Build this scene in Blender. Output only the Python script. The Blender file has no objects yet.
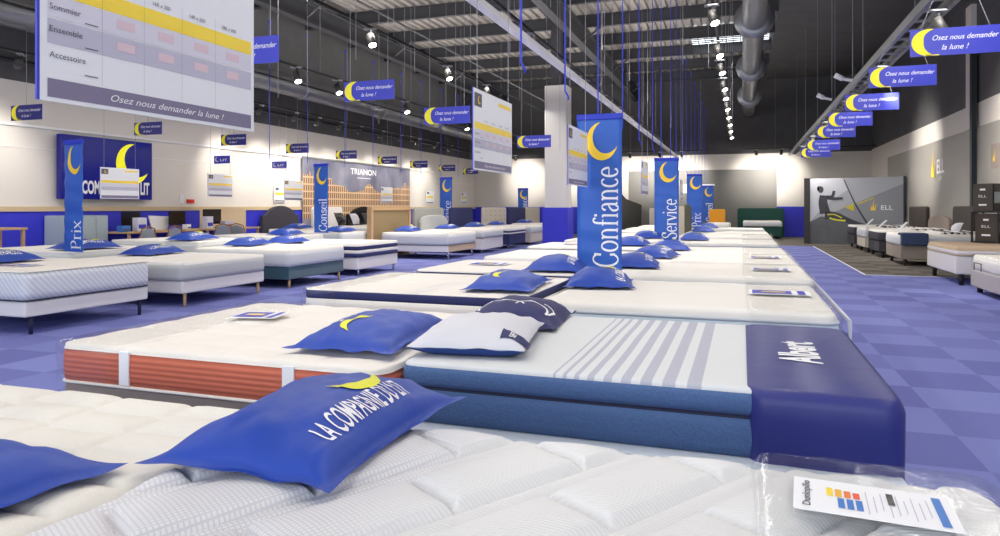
import bpy, math, random
from mathutils import Vector, Matrix, noise
random.seed(7)
S = bpy.context.scene
COL = S.collection
PI = math.pi
# ---------------------------------------------------------------- camera numbers
F = 700.0; H = 1.4; HY = 207.0; TH = math.radians(19.07)
CT, ST = math.cos(TH), math.sin(TH)
def onx(px, wx):                    # world y where the line x = wx is seen at column px
    t = (px-500)/F; Z = wx/(CT*t-ST); return Z*(t*ST+CT)
def depth(x, y): return -x*ST + y*CT
ORD = ['nearest', 'second nearest', 'third nearest', 'fourth nearest', 'fifth nearest', 'sixth nearest', 'seventh nearest', 'eighth nearest',
       'ninth nearest', 'tenth nearest', 'eleventh nearest', 'twelfth nearest', 'thirteenth nearest', 'fourteenth nearest', 'fifteenth nearest', 'sixteenth nearest', 'seventeenth nearest', 'eighteenth nearest']
ORDN = ['first', 'second', 'third', 'fourth', 'fifth', 'sixth', 'seventh', 'eighth', 'ninth', 'tenth', 'eleventh', 'twelfth', 'thirteenth', 'fourteenth', 'fifteenth', 'sixteenth', 'seventeenth', 'eighteenth']
# ---------------------------------------------------------------- materials
def hexc(r, g, b):
    f = lambda c: ((c/255+.055)/1.055)**2.4 if c > 10 else c/255/12.92
    return (f(r), f(g), f(b), 1)
def base(name):
    m = bpy.data.materials.new(name); m.use_nodes = True
    nt = m.node_tree; b = nt.nodes['Principled BSDF']
    return m, nt, b
def N(nt, t, **kw):
    n = nt.nodes.new(t)
    for k, v in kw.items():
        if k in n.inputs: n.inputs[k].default_value = v
        else: setattr(n, k, v)
    return n
def M(name, c, rough=.6, metal=0, emit=0, noise_s=0, noise_a=.08, bump=0, bump_s=60, spec=.5, sheen=0):
    m, nt, b = base(name)
    b.inputs['Base Color'].default_value = c; b.inputs['Roughness'].default_value = rough
    b.inputs['Metallic'].default_value = metal; b.inputs['Specular IOR Level'].default_value = spec
    if sheen: b.inputs['Sheen Weight'].default_value = sheen
    if emit:
        b.inputs['Emission Color'].default_value = c; b.inputs['Emission Strength'].default_value = emit
    tc = N(nt, 'ShaderNodeTexCoord')
    if noise_s:
        n = N(nt, 'ShaderNodeTexNoise', Scale=noise_s, Detail=4.0); nt.links.new(tc.outputs['Object'], n.inputs['Vector'])
        mx = N(nt, 'ShaderNodeMix', data_type='RGBA'); nt.links.new(n.outputs['Fac'], mx.inputs['Factor'])
        mx.inputs['A'].default_value = tuple(max(0, x*(1-noise_a)) for x in c[:3])+(1,)
        mx.inputs['B'].default_value = tuple(min(1, x*(1+noise_a)) for x in c[:3])+(1,)
        nt.links.new(mx.outputs['Result'], b.inputs['Base Color'])
    if bump:
        n = N(nt, 'ShaderNodeTexNoise', Scale=float(bump_s), Detail=3.0); nt.links.new(tc.outputs['Object'], n.inputs['Vector'])
        bp = N(nt, 'ShaderNodeBump', Strength=bump, Distance=.01); nt.links.new(n.outputs['Fac'], bp.inputs['Height'])
        nt.links.new(bp.outputs['Normal'], b.inputs['Normal'])
    return m
def checker_mat(name, c1, c2, size, fib=260, off=(0, 0)):
    m, nt, b = base(name); tc = N(nt, 'ShaderNodeTexCoord')
    mp = N(nt, 'ShaderNodeMapping'); mp.inputs['Scale'].default_value = (1/size,)*3; mp.inputs['Location'].default_value = (off[0], off[1], .5)
    nt.links.new(tc.outputs['Object'], mp.inputs['Vector'])
    ch = N(nt, 'ShaderNodeTexChecker', Scale=1.0); nt.links.new(mp.outputs[0], ch.inputs['Vector'])
    fl = N(nt, 'ShaderNodeVectorMath', operation='FLOOR'); nt.links.new(mp.outputs[0], fl.inputs[0])
    wn = N(nt, 'ShaderNodeTexWhiteNoise', noise_dimensions='2D'); nt.links.new(fl.outputs[0], wn.inputs['Vector'])
    n = N(nt, 'ShaderNodeTexNoise', Scale=float(fib), Detail=2.0); nt.links.new(tc.outputs['Object'], n.inputs['Vector'])
    m1 = N(nt, 'ShaderNodeMath', operation='MULTIPLY'); m1.inputs[1].default_value = .6; nt.links.new(ch.outputs['Fac'], m1.inputs[0])
    m2 = N(nt, 'ShaderNodeMath', operation='MULTIPLY_ADD'); m2.inputs[1].default_value = .4; nt.links.new(wn.outputs['Value'], m2.inputs[0]); nt.links.new(m1.outputs[0], m2.inputs[2])
    mx = N(nt, 'ShaderNodeMix', data_type='RGBA'); nt.links.new(m2.outputs[0], mx.inputs['Factor'])
    mx.inputs['A'].default_value = c1; mx.inputs['B'].default_value = c2
    hs = N(nt, 'ShaderNodeMix', data_type='RGBA', blend_type='OVERLAY'); hs.inputs['Factor'].default_value = .5
    nt.links.new(mx.outputs['Result'], hs.inputs['A']); nt.links.new(n.outputs['Fac'], hs.inputs['B'])
    nt.links.new(hs.outputs['Result'], b.inputs['Base Color']); b.inputs['Roughness'].default_value = .95
    b.inputs['Specular IOR Level'].default_value = .1
    bp = N(nt, 'ShaderNodeBump', Strength=.5, Distance=.004); nt.links.new(n.outputs['Fac'], bp.inputs['Height']); nt.links.new(bp.outputs['Normal'], b.inputs['Normal'])
    return m
def wave_mat(name, c1, c2, scale, direction='Z', rough=.7, bump=.3, dist=.004, fac=1.0, distort=0.0, rot=0.0, sharp=None):
    m, nt, b = base(name); tc = N(nt, 'ShaderNodeTexCoord')
    mp = N(nt, 'ShaderNodeMapping'); mp.inputs['Rotation'].default_value = (0, 0, rot); nt.links.new(tc.outputs['Object'], mp.inputs['Vector'])
    w = N(nt, 'ShaderNodeTexWave', bands_direction=direction, Scale=scale, Distortion=distort, Detail=1.0); nt.links.new(mp.outputs[0], w.inputs['Vector'])
    mx = N(nt, 'ShaderNodeMix', data_type='RGBA'); nt.links.new(w.outputs['Fac'], mx.inputs['Factor']); mx.inputs['A'].default_value = c1; mx.inputs['B'].default_value = c2
    nt.links.new(mx.outputs['Result'], b.inputs['Base Color']); b.inputs['Roughness'].default_value = rough
    bp = N(nt, 'ShaderNodeBump', Strength=bump, Distance=dist); nt.links.new(w.outputs['Fac'], bp.inputs['Height']); nt.links.new(bp.outputs['Normal'], b.inputs['Normal'])
    return m
def wood_mat(name, c1, c2):
    m, nt, b = base(name); tc = N(nt, 'ShaderNodeTexCoord')
    mp = N(nt, 'ShaderNodeMapping'); mp.inputs['Scale'].default_value = (6, 1, 6); nt.links.new(tc.outputs['Object'], mp.inputs['Vector'])
    n = N(nt, 'ShaderNodeTexNoise', Scale=5.0, Detail=5.0, Distortion=1.0); nt.links.new(mp.outputs[0], n.inputs['Vector'])
    mx = N(nt, 'ShaderNodeMix', data_type='RGBA'); nt.links.new(n.outputs['Fac'], mx.inputs['Factor']); mx.inputs['A'].default_value = c1; mx.inputs['B'].default_value = c2
    nt.links.new(mx.outputs['Result'], b.inputs['Base Color']); b.inputs['Roughness'].default_value = .5
    return m
def plastic_mat():
    m, nt, b = base('clear_plastic'); nt.nodes.remove(b); out = nt.nodes['Material Output']
    tr = N(nt, 'ShaderNodeBsdfTransparent'); tr.inputs[0].default_value = (.965, .97, .97, 1)
    gl = N(nt, 'ShaderNodeBsdfGlossy', Roughness=.12); gl.inputs[0].default_value = (1, 1, 1, 1)
    lw = N(nt, 'ShaderNodeLayerWeight', Blend=.18); tc = N(nt, 'ShaderNodeTexCoord')
    n = N(nt, 'ShaderNodeTexNoise', Scale=9.0, Detail=4.0, Distortion=2.0); nt.links.new(tc.outputs['Object'], n.inputs['Vector'])
    bp = N(nt, 'ShaderNodeBump', Strength=.3, Distance=.012); nt.links.new(n.outputs['Fac'], bp.inputs['Height'])
    nt.links.new(bp.outputs[0], gl.inputs['Normal'])
    mm = N(nt, 'ShaderNodeMath', operation='MULTIPLY_ADD'); mm.inputs[1].default_value = .22; mm.inputs[2].default_value = .03; nt.links.new(lw.outputs['Facing'], mm.inputs[0])
    mx = N(nt, 'ShaderNodeMixShader'); nt.links.new(mm.outputs[0], mx.inputs[0]); nt.links.new(tr.outputs[0], mx.inputs[1]); nt.links.new(gl.outputs[0], mx.inputs[2])
    nt.links.new(mx.outputs[0], out.inputs['Surface'])
    return m
def lattice_mat(name, c_line, c_field, cell, rot, xfade):
    """knit mattress cloth: fine ribs, with a woven lattice of small squares towards the head end"""
    m, nt, b = base(name); tc = N(nt, 'ShaderNodeTexCoord')
    mp = N(nt, 'ShaderNodeMapping'); mp.inputs['Rotation'].default_value = (0, 0, rot); nt.links.new(tc.outputs['Object'], mp.inputs['Vector'])
    br = N(nt, 'ShaderNodeTexBrick', Scale=1.0, offset=0.0); br.inputs['Brick Width'].default_value = cell; br.inputs['Row Height'].default_value = cell
    br.inputs['Mortar Size'].default_value = cell*.2; br.inputs['Mortar Smooth'].default_value = .4
    br.inputs['Color1'].default_value = (1, 1, 1, 1); br.inputs['Color2'].default_value = (1, 1, 1, 1); br.inputs['Mortar'].default_value = (0, 0, 0, 1)
    nt.links.new(mp.outputs[0], br.inputs['Vector'])
    w = N(nt, 'ShaderNodeTexWave', bands_direction='Y', Scale=28.0, Distortion=1.2, Detail=1.0); w.inputs['Detail Scale'].default_value = .3; nt.links.new(tc.outputs['Object'], w.inputs['Vector'])
    sx = N(nt, 'ShaderNodeSeparateXYZ'); nt.links.new(tc.outputs['Object'], sx.inputs[0])
    mr = N(nt, 'ShaderNodeMapRange'); mr.inputs['From Min'].default_value = xfade[0]; mr.inputs['From Max'].default_value = xfade[1]; mr.inputs['To Min'].default_value = 1; mr.inputs['To Max'].default_value = 0
    nt.links.new(sx.outputs[0], mr.inputs['Value'])
    mh = N(nt, 'ShaderNodeMix', data_type='RGBA'); nt.links.new(mr.outputs[0], mh.inputs['Factor']); nt.links.new(w.outputs['Color'], mh.inputs['A']); nt.links.new(br.outputs['Color'], mh.inputs['B'])
    inv = N(nt, 'ShaderNodeMath', operation='MULTIPLY'); nt.links.new(br.outputs['Fac'], inv.inputs[0]); nt.links.new(mr.outputs[0], inv.inputs[1])
    mx = N(nt, 'ShaderNodeMix', data_type='RGBA'); nt.links.new(inv.outputs[0], mx.inputs['Factor']); mx.inputs['A'].default_value = c_field; mx.inputs['B'].default_value = c_line
    nt.links.new(mx.outputs['Result'], b.inputs['Base Color']); b.inputs['Roughness'].default_value = .8
    bp = N(nt, 'ShaderNodeBump', Strength=.4, Distance=.003); nt.links.new(mh.outputs['Result'], bp.inputs['Height']); nt.links.new(bp.outputs['Normal'], b.inputs['Normal'])
    return m
WHITE = M('white_paint', hexc(226, 222, 216), .7)
LWALL = M('wall_white', hexc(222, 216, 208), .75, noise_s=.6, noise_a=.02)
BLACK = M('black_paint', hexc(88, 87, 88), .8, noise_s=1.5, noise_a=.25)
DBLUE = M('dado_blue', hexc(50, 52, 200), .55)
PGREY = M('panel_grey', hexc(128, 126, 122), .5)
CARPET = checker_mat('carpet_blue', hexc(110, 114, 176), hexc(131, 138, 198), .62)
GCARPET = checker_mat('carpet_grey', hexc(98, 93, 88), hexc(128, 122, 114), .6, 120)
FAB = M('mattress_white', hexc(232, 228, 222), .85, noise_s=3, noise_a=.03, bump=.25, bump_s=30)
FABC = M('mattress_cream', hexc(230, 224, 217), .85, noise_s=4, noise_a=.04, bump=.35, bump_s=22)
FABG = M('mattress_pale_grey', hexc(205, 207, 212), .85, bump=.2, bump_s=80)
QUILT = lattice_mat('quilt_knit', hexc(207, 204, 211), hexc(224, 223, 224), .0125, .5, (-.45, -.25))
QUILTL = M('quilt_cream', hexc(226, 221, 213), .85, noise_s=40, noise_a=.03, bump=.25, bump_s=140)
SIDEW = wave_mat('side_chevron_white', hexc(222, 224, 228), hexc(200, 204, 212), 9, 'DIAGONAL', bump=.5)
SIDEG = M('side_melange_grey', hexc(186, 188, 190), .9, noise_s=45, noise_a=.12, bump=.4, bump_s=50)
TERRA = wave_mat('terracotta_ribs', hexc(206, 112, 86), hexc(190, 96, 72), 12.0, 'Z', bump=.5, dist=.006)
BKNIT = M('blue_knit', hexc(74, 102, 148), .85, noise_s=120, noise_a=.18, bump=.6, bump_s=90)
NAVY = M('navy_fabric', hexc(38, 44, 96), .75, bump=.2, bump_s=60)
NAVYD = M('navy_piping', hexc(24, 28, 60), .7)
RUN = M('runner_navy', hexc(38, 44, 118), .45, noise_s=2, noise_a=.08, bump=.35, bump_s=5)
PIL = M('pillow_blue', hexc(14, 62, 164), .5, noise_s=3, noise_a=.06, bump=.6, bump_s=8)
PILN = M('pillow_navy', hexc(30, 32, 92), .6, bump=.3, bump_s=9)
PILW = M('pillow_grey_white', hexc(208, 208, 216), .7, bump=.3, bump_s=9)
PILB = M('pillow_underside', hexc(26, 60, 130), .6)
BAN = M('banner_fabric', hexc(40, 94, 190), .5, noise_s=2, noise_a=.15)
BANH = M('banner_hem', hexc(24, 50, 190), .5)
YEL = M('moon_yellow', hexc(252, 212, 50), .5)
YELB = M('moon_lemon', hexc(252, 240, 40), .5)
YELG = M('moon_lime', hexc(226, 226, 40), .5)
LET = M('lettering_white', hexc(240, 240, 244), .5)
SIGNB = M('sign_blue', hexc(56, 62, 186), .4)
SIGND = M('sign_navy', hexc(40, 40, 120), .4)
BOARD = M('board_white', hexc(234, 235, 240), .35)
BYEL = M('board_yellow', hexc(252, 220, 70), .4)
BLAV = M('board_lavender', hexc(216, 213, 226), .4)
BGREY = M('board_grey', hexc(190, 188, 206), .4)
BFOOT = M('board_footer', hexc(128, 120, 148), .4)
INK = M('ink_grey', hexc(90, 88, 98), .6)
PINK = M('faded_pink', hexc(222, 196, 206), .6)
STEEL = M('galvanised_steel', hexc(150, 152, 156), .38, .8, noise_s=3, noise_a=.12)
DSTEEL = M('dark_steel', hexc(62, 62, 66), .6, .2)
DECK = M('deck_sheet', hexc(148, 142, 136), .6)
TRACK = M('track_black', hexc(30, 30, 32), .5)
TRAYW = M('tray_white', hexc(242, 242, 242), .4)
TRAYG = M('tray_zinc', hexc(140, 142, 142), .45, .5)
LAMP = M('lamp_lens', (1, .93, .8, 1), .4, emit=14)
WIRE = M('wire_grey', hexc(150, 150, 156), .5, .3)
STRAP = M('strap_blue', hexc(46, 60, 196), .6)
WOOD = wood_mat('light_wood', hexc(214, 178, 130), hexc(190, 150, 104))
OAKP = wood_mat('oak_panel', hexc(214, 192, 158), hexc(196, 172, 136))
RATT = wood_mat('rattan', hexc(170, 112, 66), hexc(138, 84, 46))
TAUPE = M('taupe_fabric', hexc(150, 138, 130), .9, bump=.2)
TAN = M('tan_fabric', hexc(196, 172, 146), .9, noise_s=5, noise_a=.08, bump=.2)
BWHITE = M('base_white', hexc(224, 220, 220), .8)
BGRY = M('base_grey', hexc(168, 162, 164), .9, bump=.2)
TEAL = M('teal_velvet', hexc(28, 74, 92), .8, noise_s=6, noise_a=.25, sheen=.5)
GREEN = M('green_velvet', hexc(12, 70, 62), .8, sheen=.4)
OCHRE = M('ochre_velvet', hexc(222, 150, 24), .8, sheen=.3)
CHAR = M('charcoal_fabric', hexc(60, 58, 66), .9, bump=.2)
BROWN = M('brown_leatherette', hexc(54, 46, 42), .5)
DBROWN = M('dark_carton', hexc(66, 58, 52), .6)
GREYF = M('grey_fabric', hexc(160, 160, 154), .9, bump=.2)
BEIGE = M('beige_fabric', hexc(206, 196, 182), .9, bump=.2)
OLIVE = M('olive_fabric', hexc(82, 84, 62), .9, bump=.2)
CHROME = M('chrome', hexc(190, 190, 194), .2, .9)
SAGE = M('cabinet_sage', hexc(176, 188, 190), .5)
SCRN = M('screen_black', hexc(22, 20, 20), .25)
PLAS = plastic_mat()
RED = M('red', hexc(214, 50, 40), .5)
ORNG = M('orange', hexc(232, 120, 60), .5)
LBLUE = M('print_blue', hexc(60, 120, 200), .5)
SIGNP = M('wall_sign_blue', hexc(14, 22, 138), .15)
SEAT = M('woven_grey', hexc(150, 156, 170), .8)
# ---------------------------------------------------------------- mesh helpers
class MB:
    def __init__(s): s.v = []; s.f = []; s.m = []
    def add(s, vs, fs, mi=0):
        o = len(s.v); s.v += [tuple(p) for p in vs]; s.f += [tuple(o+i for i in f) for f in fs]; s.m += [mi]*len(fs); return s
    def box(s, x0, x1, y0, y1, z0, z1, mi=0, bev=0):
        if bev <= 0 or min(x1-x0, y1-y0, z1-z0) < 2.2*bev:
            v = [(x, y, z) for z in (z0, z1) for y in (y0, y1) for x in (x0, x1)]
            return s.add(v, [(0, 2, 3, 1), (4, 5, 7, 6), (0, 1, 5, 4), (2, 6, 7, 3), (0, 4, 6, 2), (1, 3, 7, 5)], mi)
        b = bev; c = ((x0+x1)/2, (y0+y1)/2)
        rs = []
        for ins, z in ((b, z0), (b*.3, z0+b*.3), (0, z0+b), (0, z1-b), (b*.3, z1-b*.3), (b, z1)):
            rs.append(rr(x0+ins, x1-ins, y0+ins, y1-ins, max(.001, b-ins*.5), 2, z))
        return s.loft(rs, mi, True, True)
    def loft(s, rings, mi=0, cap0=False, cap1=False, closed=True):
        n = len(rings[0]); vs = [p for r in rings for p in r]; fs = []
        for i in range(len(rings)-1):
            for j in range(n if closed else n-1):
                k = (j+1) % n; fs.append((i*n+j, i*n+k, (i+1)*n+k, (i+1)*n+j))
        if cap0: fs.append(tuple(reversed(range(n))))
        if cap1: fs.append(tuple(range((len(rings)-1)*n, len(rings)*n)))
        return s.add(vs, fs, mi)
    def cyl(s, p0, p1, r0, r1=None, n=10, mi=0, caps=True):
        r1 = r0 if r1 is None else r1
        a = Vector(p0); b = Vector(p1); d = (b-a).normalized()
        u = d.cross(Vector((0, 0, 1)) if abs(d.z) < .9 else Vector((1, 0, 0))).normalized(); w = d.cross(u)
        rg = lambda c, r: [tuple(c+u*math.cos(2*PI*i/n)*r+w*math.sin(2*PI*i/n)*r) for i in range(n)]
        return s.loft([rg(a, r0), rg(b, r1)], mi, caps, caps)
    def tube(s, pts, r, n=8, mi=0):
        P = [Vector(p) for p in pts]; rings = []
        for i, p in enumerate(P):
            d = (P[min(i+1, len(P)-1)]-P[max(i-1, 0)]).normalized()
            u = d.cross(Vector((0, 0, 1)) if abs(d.z) < .9 else Vector((1, 0, 0))).normalized(); w = d.cross(u)
            rings.append([tuple(p+u*math.cos(2*PI*k/n)*r+w*math.sin(2*PI*k/n)*r) for k in range(n)])
        return s.loft(rings, mi, True, True)
    def poly(s, pts, mi=0): return s.add(pts, [tuple(range(len(pts)))], mi)
    def build(s, name, mats, parent=None, smooth=False, loc=None):
        me = bpy.data.meshes.new(name); me.from_pydata(s.v, [], s.f)
        if not isinstance(mats, (list, tuple)): mats = [mats]
        for m in mats: me.materials.append(m)
        me.polygons.foreach_set('material_index', s.m)
        if smooth: me.polygons.foreach_set('use_smooth', [True]*len(s.f))
        me.update()
        o = bpy.data.objects.new(name, me); COL.objects.link(o)
        if parent: o.parent = parent
        if loc: o.location = loc
        return o
def rr(x0, x1, y0, y1, r, n, z):
    pts = []
    for cx, cy, a in ((x1-r, y0+r, -PI/2), (x1-r, y1-r, 0), (x0+r, y1-r, PI/2), (x0+r, y0+r, PI)):
        for i in range(n+1): pts.append((cx+r*math.cos(a+i*PI/2/n), cy+r*math.sin(a+i*PI/2/n), z))
    return pts
def tag(o, label, cat=None, group=None, kind=None):
    o['label'] = label
    if cat: o['category'] = cat
    if group: o['group'] = group
    if kind: o['kind'] = kind
    return o
def thing(name, label, cat, loc=(0, 0, 0), rz=0, group=None):
    o = bpy.data.objects.new(name, None); COL.objects.link(o); o.location = loc; o.rotation_euler = (0, 0, rz); o.empty_display_size = .1
    return tag(o, label, cat, group)
def struct(o): o['kind'] = 'structure'; return o
def copy_tree(o, parent=None, loc=None, rz=None, label=None):
    c = o.copy(); COL.objects.link(c); c.parent = parent
    if loc is not None: c.location = loc
    if rz is not None: c.rotation_euler = (0, 0, rz)
    if label: c['label'] = label
    for ch in list(o.children):
        copy_tree(ch, c)
    return c
# ---------------------------------------------------------------- text and marks
_tc = {}
def text_mesh(s, size=1.0, shear=0.0, xs=1.0, bold=0.0, align='CENTER'):
    """(verts2d, faces) of a line of text; its height is about `size` for capitals"""
    key = (s, shear, bold, align)
    if key not in _tc:
        cu = bpy.data.curves.new('t', 'FONT'); cu.body = s; cu.shear = shear; cu.align_x = align; cu.offset = bold; cu.resolution_u = 3; cu.size = 1
        ob = bpy.data.objects.new('t', cu); COL.objects.link(ob)
        dg = bpy.context.evaluated_depsgraph_get(); me = bpy.data.meshes.new_from_object(ob.evaluated_get(dg))
        _tc[key] = ([tuple(v.co) for v in me.vertices], [tuple(p.vertices) for p in me.polygons])
        bpy.data.objects.remove(ob); bpy.data.curves.remove(cu); bpy.data.meshes.remove(me)
    v, f = _tc[key]; k = size/.72
    return [(x*k*xs, y*k) for x, y, z in v], f
def fit_text(s, width, size, shear=0.0, bold=0.0):
    v, f = text_mesh(s, size, shear, 1.0, bold)
    x0 = min(p[0] for p in v); x1 = max(p[0] for p in v); k = width/(x1-x0); c = (x0+x1)/2
    return [((x-c)*k, y) for x, y in v], f
def crescent(R, a0, a1, wmax, n=28, p=.8):
    vs = []; fs = []
    for i in range(n+1):
        s = i/n; a = math.radians(a0+(a1-a0)*s); w = wmax*max(0, math.sin(PI*s))**p
        vs += [(R*math.cos(a), R*math.sin(a)), ((R-w)*math.cos(a)+w*.15, (R-w)*math.sin(a)+w*.12)]
    for i in range(n): fs.append((2*i, 2*i+1, 2*i+3, 2*i+2))
    return vs, fs
def arc(cx, cy, rx, ry, a0, a1, n=14):
    return [(cx+rx*math.cos(math.radians(a0+(a1-a0)*i/n)), cy+ry*math.sin(math.radians(a0+(a1-a0)*i/n))) for i in range(n+1)]
def cat(P, n=5):
    out = []
    for i in range(len(P)-1):
        p0 = P[max(i-1, 0)]; p1 = P[i]; p2 = P[i+1]; p3 = P[min(i+2, len(P)-1)]
        for k in range(n):
            t = k/n
            out.append(tuple(.5*((2*p1[j])+(-p0[j]+p2[j])*t+(2*p0[j]-5*p1[j]+4*p2[j]-p3[j])*t*t+(-p0[j]+3*p1[j]-3*p2[j]+p3[j])*t**3) for j in (0, 1)))
    return out+[P[-1]]
_S = cat([(.42, .56), (.36, .68), (.24, .71), (.11, .63), (.13, .47), (.3, .36), (.43, .22), (.38, .05), (.24, -.01), (.1, .05), (.06, .18)])
GL = {
 'C': (.64, [arc(.34, .35, .28, .36, 45, 315, 22), [(.53, .48), (.55, .68)], [(.53, .22), (.56, .08)]]),
 'o': (.5, [arc(.25, .23, .19, .23, 0, 360, 22)]),
 'n': (.56, [[(.12, 0), (.12, .44)], arc(.27, .28, .15, .17, 165, 0, 9)+[(.42, 0)], [(.03, .01), (.21, .01)], [(.33, .01), (.51, .01)], [(.03, .43), (.12, .45)]]),
 'f': (.34, [[(.14, 0), (.14, .56)], arc(.26, .56, .12, .15, 180, 35, 8), [(.03, .43), (.3, .43)], [(.05, .01), (.24, .01)]]),
 'i': (.26, [[(.13, 0), (.13, .44)], [(.04, .01), (.22, .01)], [(.04, .43), (.13, .45)], [(.13, .6), (.13, .68)]]),
 'l': (.26, [[(.13, 0), (.13, .72)], [(.04, .01), (.22, .01)], [(.04, .71), (.13, .73)]]),
 'a': (.46, [arc(.21, .31, .13, .14, 165, 0, 9)+[(.34, .08), (.37, .02), (.43, .03)], cat([(.34, .27), (.2, .23), (.08, .14), (.1, .02), (.21, -.01), (.34, .08)])]),
 'c': (.43, [arc(.24, .23, .18, .23, 45, 315, 16)]),
 'e': (.45, [arc(.23, .23, .18, .23, 5, 318, 18), [(.06, .25), (.41, .25)]]),
 'S': (.52, [_S, [(.43, .52), (.43, .7)], [(.06, .02), (.06, .2)]]),
 's': (.36, [[(x*.66+.01, y*.64) for x, y in _S]]),
 'r': (.37, [[(.12, 0), (.12, .44)], arc(.24, .3, .13, .15, 160, 50, 7), [(.03, .01), (.22, .01)], [(.03, .43), (.12, .45)]]),
 'v': (.46, [[(.05, .44), (.24, 0)], [(.24, 0), (.42, .44)], [(.0, .44), (.12, .44)], [(.35, .44), (.47, .44)]]),
 'P': (.55, [[(.14, 0), (.14, .7)], [(.14, .69), (.28, .69)]+arc(.3, .51, .18, .18, 90, -90, 12)+[(.14, .34)], [(.04, .01), (.25, .01)], [(.04, .69), (.14, .69)]]),
 'x': (.46, [[(.05, .44), (.4, 0)], [(.4, .44), (.05, 0)], [(0, .44), (.12, .44)], [(.33, .01), (.46, .01)], [(0, .01), (.12, .01)], [(.33, .44), (.45, .44)]]),
}
def serif_text(s, height):
    """letters drawn with a broad nib: thick verticals, thin horizontals, slab serifs"""
    vs = []; fs = []; x = 0; k = height/.7
    for ch in s:
        adv, strokes = GL[ch]
        for st in strokes:
            L = []
            for i, p in enumerate(st):
                a = st[max(i-1, 0)]; b = st[min(i+1, len(st)-1)]; dx, dy = b[0]-a[0], b[1]-a[1]; l = math.hypot(dx, dy) or 1
                w = (.032+.062*abs(dy/l)**1.3)/2
                if dx*dy < 0 and ch in 'vxS': w *= 1.15
                if dx*dy > 0 and ch in 'vx': w *= .55
                nx, ny = -dy/l, dx/l; L.append((p[0]+nx*w, p[1]+ny*w, p[0]-nx*w, p[1]-ny*w))
            for i in range(len(L)-1):
                a, b = L[i], L[i+1]; o = len(vs)
                vs += [((x+q[0])*k, q[1]*k) for q in ((a[0], a[1]), (a[2], a[3]), (b[2], b[3]), (b[0], b[1]))]; fs.append((o, o+1, o+2, o+3))
        x += adv
    return vs, fs, x*k
def put(mb, vf, org, ux, uy, mi=0, off=0.0):
    ux = Vector(ux); uy = Vector(uy); n = ux.cross(uy).normalized(); o = Vector(org)+n*off
    mb.add([tuple(o+ux*x+uy*y) for x, y in vf[0]], vf[1], mi); return mb
def rect(x0, x1, y0, y1): return ([(x0, y0), (x1, y0), (x1, y1), (x0, y1)], [(0, 1, 2, 3)])
# ================================================================ SETTING
XL, XR, YB, ZC = -13.7, 5.56, 35.5, 7.7
YF = -5.0
m = MB(); m.add([(XL, YF, 0), (2.4, YF, 0), (2.4, 27.2, 0), (XL, 27.2, 0)], [(0, 1, 2, 3)]); m.add([(2.4, YF, 0), (XR, YF, 0), (XR, 16.1, 0), (2.4, 16.1, 0)], [(0, 1, 2, 3)])
struct(m.build('floor', CARPET))
m = MB(); m.add([(2.4, 16.1, 0), (XR, 16.1, 0), (XR, 27.2, 0), (2.4, 27.2, 0)], [(0, 1, 2, 3)]); m.add([(XL, 27.2, 0), (XR, 27.2, 0), (XR, YB, 0), (XL, YB, 0)], [(0, 1, 2, 3)])
struct(m.build('floor_grey', GCARPET))
m = MB(); m.box(2.38, 2.42, 16.1, 27.2, 0, .006); m.box(2.38, XR, 16.08, 16.12, 0, .006); struct(m.build('trim_1', TRAYW))
# walls: white below 3.95 m, black above
m = MB(); m.box(XL-.2, XL, YF, YB, 0, 3.92); struct(m.build('wall_left', LWALL))
m = MB(); m.box(XL-.2, XL, YF, YB, 3.92, ZC); struct(m.build('wall_left_upper', BLACK))
m = MB(); m.box(XL, XL+.02, YF, 19.7, 0, 1.31); m.box(XL, XL+.02, 27.6, YB, 0, 1.31); struct(m.build('trim_2', DBLUE)); 
m = MB(); m.box(XL, XL+.05, YF, 19.7, 1.31, 1.41); m.box(XL, XL+.05, 27.6, YB, 1.31, 1.41); struct(m.build('trim_3', OAKP))
m = MB(); m.box(XL, XL+.04, onx(200, -13.66), onx(246, -13.66), .0, 1.405); struct(m.build('trim_4', OAKP))
m = MB(); m.box(XL, XL+.05, 6, 30, 3.02, 3.07); m.box(XL, XL+.015, 6, 35, 2.6, 2.612); struct(m.build('trim_5', TRAYW))
m = MB(); m.box(XL, XR, YB, YB+.2, 0, 3.95); struct(m.build('wall_back', LWALL))
m = MB(); m.box(XL, XR, YB, YB+.2, 3.95, ZC); struct(m.build('wall_back_upper', BLACK))
m = MB(); m.box(-5.4, 1.55, YB-.06, YB, 0, 3.2); struct(m.build('wall_back_panel', PGREY))
m = MB(); m.box(1.55, XR, YB-.03, YB, 0, 1.42); m.box(XL, -5.4, YB-.03, YB, 0, 1.4); struct(m.build('trim_6', DBLUE))
m = MB(); m.box(XR, XR+.2, YF, YB, 0, 4.0); struct(m.build('wall_right', LWALL))
m = MB(); m.box(XR, XR+.2, YF, YB, 4.0, ZC); struct(m.build('wall_right_upper', BLACK))
m = MB(); m.box(XR-.05, XR, 8, onx(889, XR), 0, 3.38); struct(m.build('wall_right_panel', M('panel_warm_grey', hexc(150, 146, 140), .5)))
yp = onx(975, XR-.05)
m = MB(); m.box(XR-.16, XR-.05, yp-.15, yp+.02, 0, 5.5); struct(m.build('trim_7', M('post_black', hexc(38, 46, 50), .5)))
m = MB(); m.box(XR-.12, XR, yp+.05, yp+.5, 3.38, 6.5); struct(m.build('column_right', LWALL))
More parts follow.
